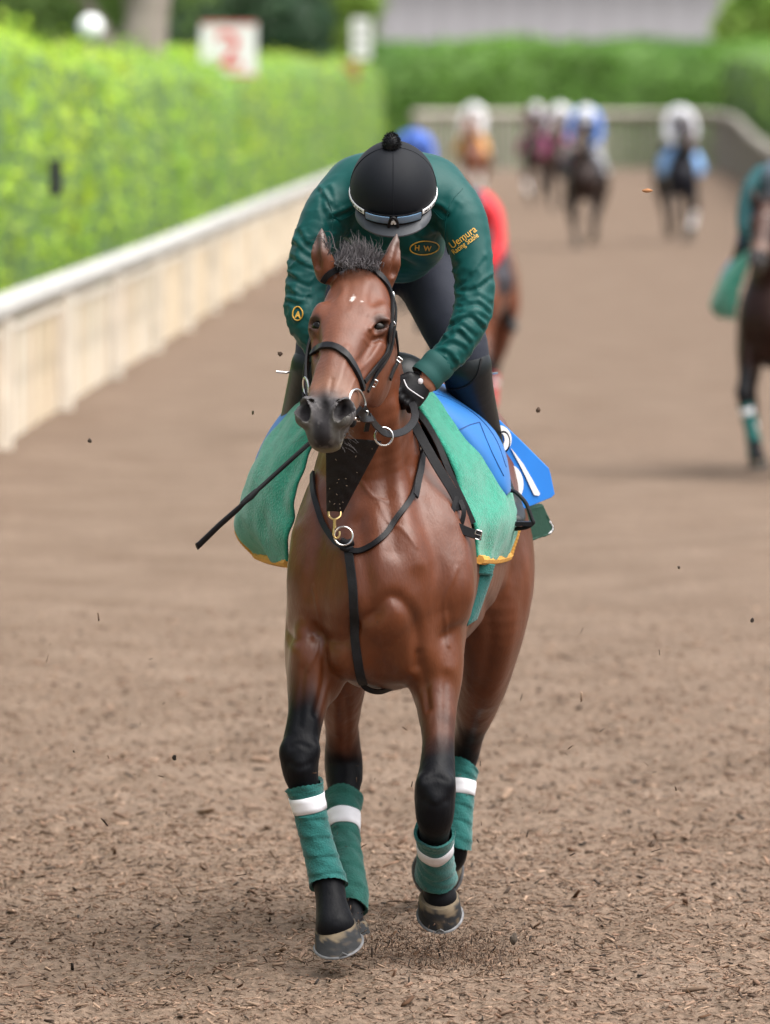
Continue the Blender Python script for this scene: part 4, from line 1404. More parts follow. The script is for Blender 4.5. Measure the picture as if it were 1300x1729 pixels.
bl = empty('saddle_pad', tuple(P(655, 630, .7)))
tag(bl, 'padded royal blue saddle pad between green fleece and black boots of the sharp rider', 'saddle pad')
bf_ = [(436, 806, .60), (442, 800, .60), (455, 775, .58), (478, 738, .56), (503, 700, .55), (560, 655, .52), (620, 628, .50), (660, 622, .50), (703, 662, .40), (738, 708, .40), (775, 752, .41), (812, 796, .42), (838, 826, .44), (853, 838, .48)]
bm_ = [(432, 802, .66), (436, 790, .66), (447, 765, .66), (468, 728, .64), (495, 692, .63), (555, 650, .60), (620, 622, .58), (665, 618, .56), (712, 655, .46), (762, 688, .45), (806, 728, .46), (838, 772, .48), (853, 812, .5), (857, 834, .52)]
bk_ = [(431, 800, .74), (434, 780, .74), (446, 752, .74), (468, 715, .74), (498, 680, .74), (558, 642, .74), (620, 616, .74), (668, 612, .74), (728, 640, .72), (790, 680, .70), (822, 712, .70), (848, 758, .70), (857, 805, .70), (858, 832, .70)]
bo, bgd = cloth(bf_, bk_, 'pad', MT['blue_pad'], bl, .016, 80, 16, 0, .0, .002, mid=bm_, seed=9)
hem(bgd, [bgd[i, -1] for i in range(44, 80, 1)], 'piping', MT['blue_pad'], bl, .006, pleat=.0012)
hem(bgd, [bgd[i, 0] for i in range(50, 80, 2)], 'piping', MT['blue_pad'], bl, .004, pleat=.0)
PB = BVHTree.FromPolygons([tuple(q) for q in bgd.reshape(-1, 3)], [(i * 16 + j, i * 16 + j + 1, (i + 1) * 16 + j + 1, (i + 1) * 16 + j) for i in range(79) for j in range(15)])
mat('stitch', (.004, .04, .18), .7)
for pth in ([(772, 727), (790, 720), (806, 716)], [(806, 716), (824, 760), (846, 805)], [(712, 664), (752, 676), (800, 704), (832, 742), (850, 790)]):
    strap(pth, 1.1, 'stitching', MT['stitch'], bl, .001, .0085, PB, 6, 1, .45)

# number cloth behind the leg
nc = empty('number_cloth', tuple(P(880, 800, 1.0)))
tag(nc, 'bright blue number cloth with white digits hanging behind the right boot', 'number cloth')
def panel(outline, name, m, parent, th=.006, inner=None):
    """flat cloth piece with thickness; outline rows (px, py, y)"""
    p = np.array([P(*q) for q in outline])
    n = len(p)
    no = nrm(np.cross(p[1] - p[0], p[2] - p[0]))
    no = no if no[1] < 0 else -no
    v = np.vstack([p + no * th / 2, p - no * th / 2])
    mb = MB(); mb.add(v, [tuple(range(n)), tuple(range(2 * n - 1, n - 1, -1))] + [(i, i + n, (i + 1) % n + n, (i + 1) % n) for i in range(n)])
    me = mb.mesh(name, False)
    bm = bmesh.new(); bm.from_mesh(me); bmesh.ops.recalc_face_normals(bm, faces=bm.faces); bm.to_mesh(me); bm.free()
    return link(name, me, m, parent), no
def ny(px, py):                                      # the cloth's own plane: it runs back along the barrel
    return .85 + (px - 830) * .0022 + (py - 700) * .0004
pl, no_ = panel([(a, b, ny(a, b)) for a, b in ((806, 672), (836, 702), (880, 744), (926, 790), (929, 800), (936, 834), (930, 840), (886, 858), (862, 866), (835, 858), (815, 800), (800, 720))], 'cloth', MT['blue_cloth'], nc)
md = pl.modifiers.new('soft', 'BEVEL'); md.width = .004; md.segments = 2
def flat_shape(pts, name):
    p = [P(a, b, ny(a, b) - .012) for a, b in pts]
    n = len(p)
    mb = MB()
    q = [np.array(v) + (0, .004, 0) for v in p]
    mb.add(p + q, [tuple(range(n)), tuple(range(2 * n - 1, n - 1, -1))] + [(i, i + n, (i + 1) % n + n, (i + 1) % n) for i in range(n)])
    return mb.build(name, MT['white_print'], nc, False)
flat_shape([(862, 756), (872, 768), (884, 784), (898, 808), (912, 834), (910, 837), (902, 836), (896, 824), (888, 806), (877, 784)], 'digit')
def digit_arc(cx, cy, rx, ry, w, a0, a1):
    t = np.linspace(a0, a1, 18)
    o = [(cx + rx * math.cos(x), cy + ry * math.sin(x)) for x in t]
    i = [(cx + (rx - w) * math.cos(x), cy + (ry - w) * math.sin(x)) for x in t[::-1]]
    return flat_shape(o + i, 'digit')
digit_arc(858, 818, 26, 34, 13, -1.75, 2.0)
digit_arc(842, 742, 22, 24, 12, -1.6, 1.9)
# dark green half pad under it
dp = empty('half_pad', tuple(P(900, 890, 1.0)))
tag(dp, 'dark green square half pad with white piping below the blue number cloth', 'saddle pad')
po, _ = panel([(a, b, ny(a, b) + .03) for a, b in ((850, 862), (880, 858), (914, 850), (921, 866), (933, 890), (932, 896), (926, 902), (900, 911), (866, 925), (850, 930), (835, 900))], 'pad', MT['dark_pad'], dp, .02)
po.modifiers.new('soft', 'BEVEL').width = .006
hem(None, [P(a, b, ny(a, b) + .018) for a, b in ((921, 868), (932, 889), (931, 896), (924, 902), (900, 910), (866, 924), (850, 929))], 'piping', MT['dark_pad'], dp, .004)
hem(None, [P(a, b, ny(a, b) + .013) for a, b in ((928, 880), (933, 889), (932, 896), (926, 901))], 'piping', MT['velcro'], dp, .002)
print_on('Florella', 881, 916, 3.4, -.36, None, 'lettering', MT['velcro'], dp, .004, 1, 0, 1.0) if False else None

# green girth sleeve under the belly
gi = empty('girth', tuple(P(815, 1000, .45)))
tag(gi, 'green girth sleeve strapped behind the elbow of the sharp bay horse', 'girth')
slab([(797, 951, .24), (836, 953, .28), (831, 972, .28), (797, 970, .24)], 0, .008, 'girth_cover', MT['wrap'], gi, .006, 10, .001)
slab([(797, 972, .26), (833, 969, .30), (806, 1046, .30), (788, 1058, .26)], 0, .008, 'girth_sleeve', MT['wrap'], gi, .008, 14, .0015)

# long rein / breastplate strap over the shoulder
ls = empty('side_strap', tuple(P(740, 780, .1)))
tag(ls, 'black side strap with buckle hanging down the shoulder of the sharp bay horse', 'strap')
free_strap([P(697, 712, .04), P(716, 748, .02), P(740, 790, .0), P(760, 822, -.01), P(772, 845, -.015), P(775, 862, -.02)], 17, 'upper_strap', ls, (.25, -1, .25), .004)
free_strap([P(771, 838, -.015), P(765, 862, -.03), P(764, 882, -.035), P(772, 892, -.035)], 8, 'loop', ls, (.1, -1, .2), .003)
free_strap([P(777, 845, -.015), P(783, 862, -.03), P(780, 882, -.035), P(774, 892, -.035)], 8, 'loop', ls, (.1, -1, .2), .003)
free_strap([P(764, 887, -.04), P(776, 892, -.045), P(792, 899, -.04), P(812, 905, -.02)], 16, 'lower_strap', ls, (.1, -1, .2), .0045)
buckle(0, 0, -.3, 11, 15, ls, at=P(807, 903, -.035))

# saddle
sd = empty('saddle', tuple(P(690, 630, .7)))
tag(sd, 'small black racing saddle behind the neck of the sharp bay horse', 'saddle')
F = Field(*[axis_steps([(a, b, .008)]) for a, b in ((-.14, .26, ), (.2, 1.05), (1.45, 1.85))])
F.ell(P(668, 645, .50), (.105, .09, .085), .03)
F.loft([(*P(668, 640, .45), .07, .05), (*P(668, 650, .65), .085, .04), (*P(668, 652, .85), .12, .05), (*P(668, 645, .98), .13, .05)], .04)
sv, sf = F.mesh(2)
link('seat', mesh_np('seat', sv, sf), MT['boot'], sd)
for px, py, s in ((880, 868, 1), (445, 868, -1)):
    t0 = P(862 if s > 0 else 462, 832, .62)
    st = MB()
    c = P(px, py, .58)
    arch = [P(px - 18 * s, 828, .60), P(px - 8 * s, 832, .585), P(px + 8 * s, 850, .575), P(px + 18 * s, 876, .57), P(px + 20 * s, 883, .57), P(px + 10 * s, 890, .575), P(px - 6 * s, 893, .585), P(px - 22 * s, 892, .60)]
    st.tube(catmull(arch, 5), .0058, 8)
    st.build('stirrup', MT['worn_leather'], sd)
    tp = MB(); tp.box(P(px + 2 * s, 884, .585), (.055, .06, .012)); tp.build('tread', Lm, sd)

# whip
wh = empty('riding_whip', tuple(P(515, 750, -.2)))
tag(wh, 'black riding whip with a flat padded end slanting out beside the bay horse', 'whip')
wp = [P(590, 690, .0), P(515, 755, -.16), P(430, 832, -.24)]
mb = MB(); mb.tube(catmull(wp, 8), np.linspace(.0065, .0062, 17), 10); mb.build('shaft', Lm, wh)
mb = MB(); mb.tube([P(434, 828, -.236), P(424, 838, -.245), P(414, 846, -.25), P(409, 851, -.255)], [.0075, .0095, .0085, .0075], 10); mb.build('grip_band', MT['worn_leather'], wh)
mb = MB(); mb.tube([P(412, 849, -.252), P(402, 859, -.26), P(370, 887, -.29), P(336, 920, -.315), P(332, 923, -.318)], [.0085, .0125, .0135, .0145, .0135], 12, e1=(.6, 0, .8), r2=[.006, .006, .006, .006, .005]); mb.build('flap', Lm, wh)

# ---- leg bandages
def bandage(leg, i0, i1, label, m='wrap', thick=.009, turns=5, vband=(.10, .30), skew=0.0, endflare=0.0, hspan=None, vang=None):
    a = catmull(leg, 10)
    a = a[int(i0 * 10):int(i1 * 10) + 1]
    d = np.concatenate([[0], np.cumsum(np.linalg.norm(np.diff(a[:, :3], axis=0), axis=1))]); Lg = d[-1]
    n = 64
    t = np.linspace(0, 1, n)
    a = np.stack([np.interp(t * Lg, d, a[:, k]) for k in range(5)], 1)
    root = empty('leg_bandage', tuple(a[0, :3]))
    tag(root, label, 'bandage', 'leg bandages of the front horse')
    seg = 48
    tan = np.gradient(a[:, :3], axis=0)
    vs, fs = [], []
    base = []
    for i in range(n):
        dd = nrm(tan[i]); e1 = nrm(np.array((1, 0, 0)) - dd * dd[0]); e2 = np.cross(dd, e1)
        for k in range(seg):
            th = 2 * math.pi * k / seg
            ph = (t[i] * turns + th / (2 * math.pi) + skew) % 1.0
            r = thick + .0046 * (ph ** .7) - (.002 if ph > .95 else 0)
            if vband[0] - .02 < t[i] < vband[1] + .02: r = thick + .0012
            if i < 3: r += .002
            off = 0.0
            if i < 2: off = .006 * math.sin(th * 2 + 1) + .0012 * math.sin(th * 23)
            if i > n - 3: off = .008 * math.sin(th * 1 + 2) + .0012 * math.sin(th * 19)
            r2_ = .0012 * math.sin(th * 5 + t[i] * 33)
            p = a[i, :3] + e1 * math.cos(th) * (a[i, 3] + r + r2_) + e2 * math.sin(th) * (a[i, 4] + r + r2_) + dd * off
            vs.append(p)
    for i in range(n - 1):
        for k in range(seg):
            fs.append((i * seg + k, i * seg + (k + 1) % seg, (i + 1) * seg + (k + 1) % seg, (i + 1) * seg + k))
    # inner lip so the top and bottom edges have thickness
    m0 = len(vs)
    for i in (0, n - 1):
        dd = nrm(tan[i])
        for k in range(seg):
            q = np.array(vs[i * seg + k]); c = a[i, :3]
            o = q - c; vs.append(c + o * .84 + dd * (.004 if i == 0 else -.004))
    for k in range(seg):
        k2 = (k + 1) % seg
        fs.append((k2, k, m0 + k, m0 + k2))
        fs.append(((n - 1) * seg + k, (n - 1) * seg + k2, m0 + seg + k2, m0 + seg + k))
    mb = MB(); mb.add(vs, fs)
    mb.build('wrap', MT[m], root)
    # velcro closure
    vs, fs = [], []
    rng = [i for i in range(n) if vband[0] <= t[i] <= vband[1]]
    ks = range(seg) if vang is None else [k % seg for k in range(int(vang[0] * seg), int(vang[1] * seg) + 1)]
    ks = list(ks)
    for i in (rng[0], rng[len(rng) // 3], rng[2 * len(rng) // 3], rng[-1]):
        dd = nrm(tan[i]); e1 = nrm(np.array((1, 0, 0)) - dd * dd[0]); e2 = np.cross(dd, e1)
        for k in ks:
            th = 2 * math.pi * k / seg
            rr = thick + .0020
            r2_ = .0012 * math.sin(th * 5 + t[i] * 33)
            vs.append(a[i, :3] + e1 * math.cos(th) * (a[i, 3] + rr + r2_) + e2 * math.sin(th) * (a[i, 4] + rr + r2_) + dd * .003 * math.sin(th))
    w_ = len(ks)
    for i in range(3):
        for k in range(w_ if vang is None else w_ - 1):
            fs.append((i * w_ + k, i * w_ + (k + 1) % w_, (i + 1) * w_ + (k + 1) % w_, (i + 1) * w_ + k))
    mb = MB(); mb.add(vs, fs)
    vb = mb.build('fastener', MT['velcro'], root)
    sdm = vb.modifiers.new('thick', 'SOLIDIFY'); sdm.thickness = .0016; sdm.offset = 1
    return root
bandage(LEG_A, 6.75, 10.05, 'teal leg bandage on the extended foreleg, its wide white fastener fully facing front', vband=(.10, .28), turns=5.2)
bandage(LEG_B, 8.0, 10.35, 'short teal leg bandage on the bent foreleg lifted off the ground', vband=(.20, .40), turns=3.4, thick=.011, skew=.3)
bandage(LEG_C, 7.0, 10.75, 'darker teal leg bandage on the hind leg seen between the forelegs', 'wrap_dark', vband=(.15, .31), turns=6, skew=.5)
bandage(LEG_D, 6.75, 9.1, 'narrow teal leg bandage on the hind leg behind the bent foreleg', vband=(.16, .37), turns=5, skew=.2)
# ------------------------------------------------------------------ the place: woodchip track, rails, hedges, trees, building
def at(px, D, z=0.0):
    return np.array(((px - 650) * D / FPX, D - D0, z))

def ground_h(x, y):
    p = np.stack([x, y * .6, x * 0], 1)
    near = sstep(70, 10, y)
    return .032 * fbm(p, 1.3, 4, 3) * near + .016 * fbm(p, 5.0, 8, 3) * sstep(25, 4, y) + .010 * fbm(np.stack([x, y, x * 0], 1), 14, 12, 2) * sstep(14, 3, y)

# terrain under everything, then the track as one sheet on top
def grid_mesh(name, xs, ys, hf, m, z0=0.0):
    X, Y = np.meshgrid(xs, ys, indexing='ij')
    x, y = X.ravel(), Y.ravel()
    v = np.stack([x, y, z0 + hf(x, y)], 1)
    nx, ny_ = len(xs), len(ys)
    i, j = np.meshgrid(np.arange(nx - 1), np.arange(ny_ - 1), indexing='ij')
    a = (i * ny_ + j).ravel()
    f = np.stack([a, a + ny_, a + ny_ + 1, a + 1], 1)
    return link(name, mesh_np(name, v, f), m)

def earth_mat(name, c0, c1, c2, chips=True):
    m, nt, b = newmat(name)
    N, L = nt.nodes, nt.links
    tc = N.new('ShaderNodeTexCoord')
    n1 = N.new('ShaderNodeTexNoise'); n1.inputs['Scale'].default_value = 1.6; n1.inputs['Detail'].default_value = 6
    n2 = N.new('ShaderNodeTexNoise'); n2.inputs['Scale'].default_value = 38; n2.inputs['Detail'].default_value = 6
    L.new(tc.outputs['Object'], n1.inputs[0]); L.new(tc.outputs['Object'], n2.inputs[0])
    r1 = N.new('ShaderNodeValToRGB')
    r1.color_ramp.elements[0].position = .3; r1.color_ramp.elements[0].color = (*c0, 1)
    r1.color_ramp.elements[1].position = .7; r1.color_ramp.elements[1].color = (*c1, 1)
    L.new(n1.outputs[0], r1.inputs[0])
    r2 = N.new('ShaderNodeMapRange'); r2.inputs[1].default_value = .3; r2.inputs[2].default_value = .7; r2.inputs[3].default_value = .6; r2.inputs[4].default_value = 1.3
    L.new(n2.outputs[0], r2.inputs[0])
    mx = N.new('ShaderNodeVectorMath'); mx.operation = 'SCALE'
    L.new(r1.outputs[0], mx.inputs[0]); L.new(r2.outputs[0], mx.inputs['Scale'])
    L.new(mx.outputs[0], b.inputs['Base Color'])
    b.inputs['Roughness'].default_value = .95
    b.inputs['Specular IOR Level'].default_value = .15
    bp = N.new('ShaderNodeBump'); bp.inputs['Strength'].default_value = .8; bp.inputs['Distance'].default_value = .03
    L.new(n2.outputs[0], bp.inputs['Height']); L.new(bp.outputs[0], b.inputs['Normal'])
    return m
mt_track = earth_mat('woodchip_ground', (.140, .097, .069), (.190, .138, .103), None)
mt_verge = earth_mat('verge', (.05, .08, .025), (.08, .11, .035), None)
terr = grid_mesh('terrain', np.linspace(-900, 900, 19), np.linspace(-200, 1800, 21), lambda x, y: x * 0, mt_verge, -.35)
tag(terr, kind='structure')
xs = axis_steps([(-14, -3.0, .4), (-3.0, 3.2, .034), (3.2, 22, .4)])
ys = axis_steps([(-20, -2.6, .3), (-2.6, 4, .034), (4, 16, .09), (16, 60, .5), (60, 320, 5)])
trk = grid_mesh('track', xs, ys, ground_h, mt_track, 0.0)
tag(trk, kind='structure')

# loose chips: short slivers of bark and wood lying at all angles, thick near the camera's focus
def chips(n, yr, size, colours, name, lift=0.0, seed=1, clump=None, dens=None, flat=.5, fade=False):
    r = np.random.RandomState(seed)
    y = yr[0] + (yr[1] - yr[0]) * (r.rand(n) if not fade else 1 - np.sqrt(r.rand(n)))
    half = (y + D0) * 700 / FPX
    x = (r.rand(n) * 2 - 1) * half
    if clump is not None:
        x = clump[0] + r.normal(0, clump[2], n); y = clump[1] + r.normal(0, clump[3], n)
    z = ground_h(x, y) + lift
    ln = size[0] * np.exp(r.normal(0, .45, n)); wd = ln * r.uniform(.12, .38, n); th = wd * r.uniform(.2, .5, n)
    ya = r.rand(n) * 2 * np.pi; pt = r.normal(0, flat, n)
    d = np.stack([np.cos(ya) * np.cos(pt), np.sin(ya) * np.cos(pt), np.sin(pt)], 1)
    up = np.stack([r.normal(0, .35, n), r.normal(0, .35, n), np.ones(n)], 1)
    s = np.cross(d, up); s /= np.linalg.norm(s, axis=1)[:, None]
    u = np.cross(s, d)
    c = np.stack([x, y, z + th * .8 + np.abs(np.sin(pt)) * ln * .4], 1)
    V8 = []
    for k, (a, b, e) in enumerate(((-1, -.45, -1), (-1, .45, -1), (1, .35, -1), (1, -.3, -1), (-.85, -.35, 1), (-.9, .4, 1), (.9, .2, 1), (.8, -.3, 1))):
        jit = 1 + r.normal(0, .18, n)
        V8.append(c + d * (a * ln * .5 * jit)[:, None] + s * (b * wd)[:, None] + u * (e * th * .5)[:, None])
    v = np.stack(V8, 1).reshape(-1, 3)
    q = np.array([(0, 3, 2, 1), (4, 5, 6, 7), (0, 1, 5, 4), (2, 3, 7, 6), (1, 2, 6, 5), (3, 0, 4, 7)])
    f = (np.arange(n)[:, None, None] * 8 + q[None]).reshape(-1, 4)
    me = mesh_np(name, v, f, smooth=False)
    cols = np.array(colours) * np.array((1.04, .98, .89))
    ci = cols[r.randint(0, len(cols), n)] * r.uniform(.7, 1.3, (n, 1))
    set_color(me, np.repeat(ci, 8, 0))
    return me
CH = [(.19, .135, .105), (.21, .153, .12), (.175, .123, .096), (.19, .137, .106), (.26, .19, .148), (.15, .102, .08), (.105, .072, .056), (.20, .132, .10)]
DK = [(.05, .036, .029), (.06, .043, .035), (.03, .025, .023), (.09, .05, .03)]
mt_chip = pbr('chip', (.2, .15, .1), .9, spec=.2, var=.2, vs=60, attr='paint')
def stuff(me, name):
    o = link(name, me, mt_chip); tag(o, kind='stuff'); return o
stuff(chips(90000, (-2.4, 4.0), (.0115,), CH, 'woodchips', -.002, 1, flat=.22), 'woodchips')
stuff(chips(30000, (3.5, 16), (.015,), CH, 'woodchips', -.002, 2, flat=.22, fade=True), 'woodchips')
stuff(chips(5200, (-2.4, 3), (.012,), DK, 'bark_chips', .001, 3, flat=.3), 'bark_chips')
stuff(chips(2600, (2.6, 16), (.015,), DK, 'bark_chips', .001, 5, flat=.3, fade=True), 'bark_chips')

# clods and chips kicked up by the hooves
def flying(n, c, sp, size, seed, cols):
    me = chips(n, (0, 1), size, cols, 'kicked_up_chips', 0, seed, None, None, .9)
    v = get_co(me).reshape(n, 8, 3)
    r = np.random.RandomState(seed + 50)
    m = v.mean(1, keepdims=True)
    p = np.array(c) + r.normal(0, 1, (n, 3)) * np.array(sp)
    p[:, 2] = np.abs(p[:, 2]) + .02
    v = v - m + p[:, None, :]
    me.vertices.foreach_set('co', v.reshape(-1).astype(np.float32)); me.update()
    return me
stuff(flying(5200, (.15, .08, .015), (.15, .25, .04), (.0062,), 21, CH[5:7] + CH[2:3] + DK), 'kicked_up_chips')
stuff(flying(60, (-.25, .4, .35), (.45, .5, .30), (.011,), 22, DK + CH[4:6]), 'kicked_up_chips')
stuff(flying(110, (.3, .6, .25), (.5, .6, .22), (.012,), 23, DK + CH[4:7]), 'kicked_up_chips')
def clod(px, py, y, r, label, seed, col, squash=(1, .8, 1.2)):
    mb = MB(); mb.ell((0, 0, 0), [r * q for q in squash], 14)
    me = mb.mesh('clod', False)
    co = get_co(me); co = co * (1 + .3 * fbm(co, 1.2 / r, seed))[:, None]
    me.vertices.foreach_set('co', co.astype(np.float32).ravel()); me.update()
    set_color(me, np.tile(col, (len(co), 1)))
    o = link('clod', me, mt_chip); o.location = P(px, py, y)
    tag(o, label, 'clod', 'chips and clods in the air')
clod(868, 1584, -.1, .012, 'largest brown clod tumbling to the right of the lifted front hoof', 3, (.075, .06, .048), (.9, .7, 1.3))
clod(1093, 322, .1, .011, 'orange wood chip flying high in front of the far riders', 4, (.36, .17, .08), (1.5, .6, .5))
clod(909, 692, .2, .006, 'small dark clod flying level with the blue saddle pad', 5, (.09, .06, .045))
clod(473, 598, .0, .006, 'small dark clod flying beside the rider\'s sleeve', 6, (.09, .06, .045))
clod(427, 697, .2, .005, 'tiny clod flying beside the horse\'s muzzle', 7, (.09, .08, .05), (.6, .6, 1.3))
clod(294, 1279, .2, .007, 'dark clod flying low to the side of the extended foreleg', 8, (.03, .024, .02))
clod(151, 744, .3, .005, 'tiny dark clod flying in front of the white rail', 9, (.06, .045, .035))
clod(1270, 1047, .3, .005, 'tiny dark chip flying over bare track below the teal rider', 10, (.04, .03, .025))
clod(1146, 958, .3, .004, 'tiny dark clod flying highest over bare track below the teal rider', 11, (.06, .045, .035))

# ---- rails and picket fences
mat('fence_paint', (.40, .395, .375), .6, var=.22, vs=2.5, bump=.1, bs=30)
mat('fence_cream', (.66, .55, .40), .75, var=.24, vs=3.5, bump=.1, bs=30)
mat('fence_pale', (.72, .67, .58), .75, var=.2, vs=3.5)
mat('fence_rust', (.50, .33, .20), .8, var=.3, vs=4)
mat('fence_grey', (.36, .33, .28), .75, var=.2, vs=3)
mat('fence_far', (.30, .28, .24), .8, var=.2, vs=3)
mat('fence_white', (.78, .77, .74), .6, var=.06, vs=6)

def fence(root_name, label, path, hgt, pitch, wid, mats, visible_from, rail_w=(.10, .10), group='rails beside the track', post_every=3.0, nmax=290):
    """path: plan points (x, y); pickets between ground and a broad top rail, posts at intervals"""
    p = catmull(np.array(path, float), 30)
    d = np.concatenate([[0], np.cumsum(np.linalg.norm(np.diff(p, axis=0), axis=1))])
    def pt(s):
        return np.array([np.interp(s, d, p[:, 0]), np.interp(s, d, p[:, 1])])
    H_ = (lambda s: np.interp(s / d[-1], np.linspace(0, 1, len(hgt)), hgt)) if isinstance(hgt, (tuple, list)) else (lambda s: hgt)
    root = empty(root_name, (*pt(visible_from), 0))
    tag(root, label, 'fence', group)
    ss = np.linspace(0, d[-1], max(12, int(d[-1] / 3)))
    rp = np.array([(*pt(s), H_(s)) for s in ss])
    mb = MB(); mb.tube(rp, rail_w[0], 10, e1=(0, 0, 1), r2=rail_w[1])
    mb.build('top_rail', mats[0], root)
    rp2 = rp - (0, 0, .16)
    mb = MB(); mb.tube(rp2, .035, 6, e1=(0, 0, 1)); mb.build('stringer', mats[2], root)
    n = int(d[-1] / pitch)
    rest = MB(); count = 0
    proto = {}
    for i in range(n):
        s = (i + .5) * pitch
        c = pt(s); t = nrm(pt(min(s + .1, d[-1])) - pt(max(s - .1, 0)))
        h = H_(s) - .10
        th = math.atan2(t[1], t[0])
        wob = RND.uniform(-.012, .012); hh = h * RND.uniform(.97, 1.0)
        if visible_from - 2 <= s and count < nmax:
            key = (round(hh, 2), RND.choice((0, 0, 0, 1, 1, 1, 2)))
            if key not in proto:
                b = MB(); b.box((0, 0, hh / 2), (wid, .022, hh)); me = b.mesh('picket', False); me.materials.append(mats[1] if not isinstance(mats[1], list) else mats[1][key[1]]); proto[key] = me
            o = link('picket', proto[key], None, root)
            o.location = (c[0], c[1], 0); o.rotation_euler = (wob, wob * 2, th)
            o.matrix_parent_inverse = Matrix.Translation(-Vector(root.location))
            count += 1
        else:
            M = np.array([[math.cos(th), -math.sin(th), 0], [math.sin(th), math.cos(th), 0], [0, 0, 1]])
            rest.box((c[0], c[1], hh / 2), (wid, .022, hh), M)
    if rest.v:
        o = rest.build('picket_run', mats[1][0] if isinstance(mats[1], list) else mats[1], root, False); o['kind'] = 'stuff'
    pb = None
    for k in range(int(d[-1] / post_every)):
        s = k * post_every + .4
        c = pt(s); t = nrm(pt(min(s + .1, d[-1])) - pt(max(s - .1, 0)))
        o_ = np.array((-t[1], t[0]))
        b = MB(); b.box((c[0] - o_[0] * .07, c[1] - o_[1] * .07, (H_(s) - .06) / 2), (.12, .10, H_(s) - .06), np.array([[t[0], -t[1], 0], [t[1], t[0], 0], [0, 0, 1]]))
        b.build('post', mats[2], root, False)
    return root
def LX(D):
    return float(np.interp(D, [10, 54.9, 75.3, 96.6, 117.7, 196, 262], [-3.45, -2.65, -2.23, -1.86, -1.48, -.02, 1.0]))
fence('picket_fence', 'long white topped cream picket fence along the bright green hedge', [(LX(D), D - D0) for D in (12, 30, 54.9, 75.3, 96.6, 117.7, 150, 196, 258)], (.95, .95), .10, .072, (MT['fence_paint'], [MT['fence_cream'], MT['fence_pale'], MT['fence_rust']], MT['fence_pale']), 40.0, post_every=7.0)
fence('picket_fence', 'grey rail and pickets across the far end of the track below the dark hedge', [(.9, 260 - D0), (4, 262 - D0), (8, 264 - D0), (10.8, 262 - D0)], (1.85, 1.85), .22, .12, (MT['fence_grey'], MT['fence_far'], MT['fence_far']), 0.0, (.13, .15))
fence('picket_fence', 'grey rail curving towards the camera at the far corner of the track', [(10.85, 262 - D0), (11.0, 252 - D0), (10.3, 228 - D0), (9.3, 197 - D0), (8.55, 176 - D0), (7.7, 130 - D0), (6.8, 90 - D0), (6.2, 55 - D0)], (1.85, 1.3, 1.15, 1.1, 1.1), .22, .12, (MT['fence_grey'], MT['fence_far'], MT['fence_far']), 0.0, (.13, .13))

# ---- hedges: a dense core carrying leaf-sized faces
def leaf_mat(name, c0, c1, tr=.35):
    m, nt, b = newmat(name)
    N, L = nt.nodes, nt.links
    at_ = N.new('ShaderNodeAttribute'); at_.attribute_name = 'paint'
    L.new(at_.outputs['Color'], b.inputs['Base Color'])
    b.inputs['Roughness'].default_value = .55
    b.inputs['Specular IOR Level'].default_value = .35
    t = N.new('ShaderNodeBsdfTranslucent'); L.new(at_.outputs['Color'], t.inputs['Color'])
    ms = N.new('ShaderNodeMixShader'); ms.inputs[0].default_value = tr
    L.new(b.outputs[0], ms.inputs[1]); L.new(t.outputs[0], ms.inputs[2]); L.new(ms.outputs[0], N['Material Output'].inputs['Surface'])
    return m
mt_leaf = leaf_mat('leaf', None, None, .5)
mat('core', (.075, .15, .028), .9, var=.3, vs=3)
mat('bark', (.27, .23, .20), .9, var=.25, vs=3, bump=.6, bs=14, bdist=.03)

def leaves(pts, nos, size, cols, seed, jit=.5, stray=.0):
    """leaf-sized bent quads; cols is a function of the points"""
    r = np.random.RandomState(seed)
    n = len(pts)
    no = nos + r.normal(0, jit, (n, 3)); no /= np.linalg.norm(no, axis=1)[:, None]
    a = np.cross(no, r.normal(0, 1, (n, 3))); a /= np.linalg.norm(a, axis=1)[:, None]
    b = np.cross(no, a)
    ln = size * np.exp(r.normal(0, .3, n)); wd = ln * .55
    p = pts + r.normal(0, stray, (n, 3))
    v = np.stack([p - a * (ln / 2)[:, None], p + b * (wd / 2)[:, None] + no * (ln * .10)[:, None], p + a * (ln / 2)[:, None], p - b * (wd / 2)[:, None] + no * (ln * .10)[:, None]], 1).reshape(-1, 3)
    f = np.arange(n * 4).reshape(-1, 4)
    me = mesh_np('leaves', v, f, False)
    c = cols(p, r)
    set_color(me, np.repeat(c, 4, 0))
    return me

def palette(base, alt, f=.6, seed=2, sunny=None):
    base, alt = np.array(base), np.array(alt)
    def g(p, r):
        k = np.clip(.5 + .8 * fbm(p, f, seed, 3), 0, 1)[:, None]
        c = base * (1 - k) + alt * k
        return c * r.uniform(.65, 1.35, (len(p), 1))
    return g

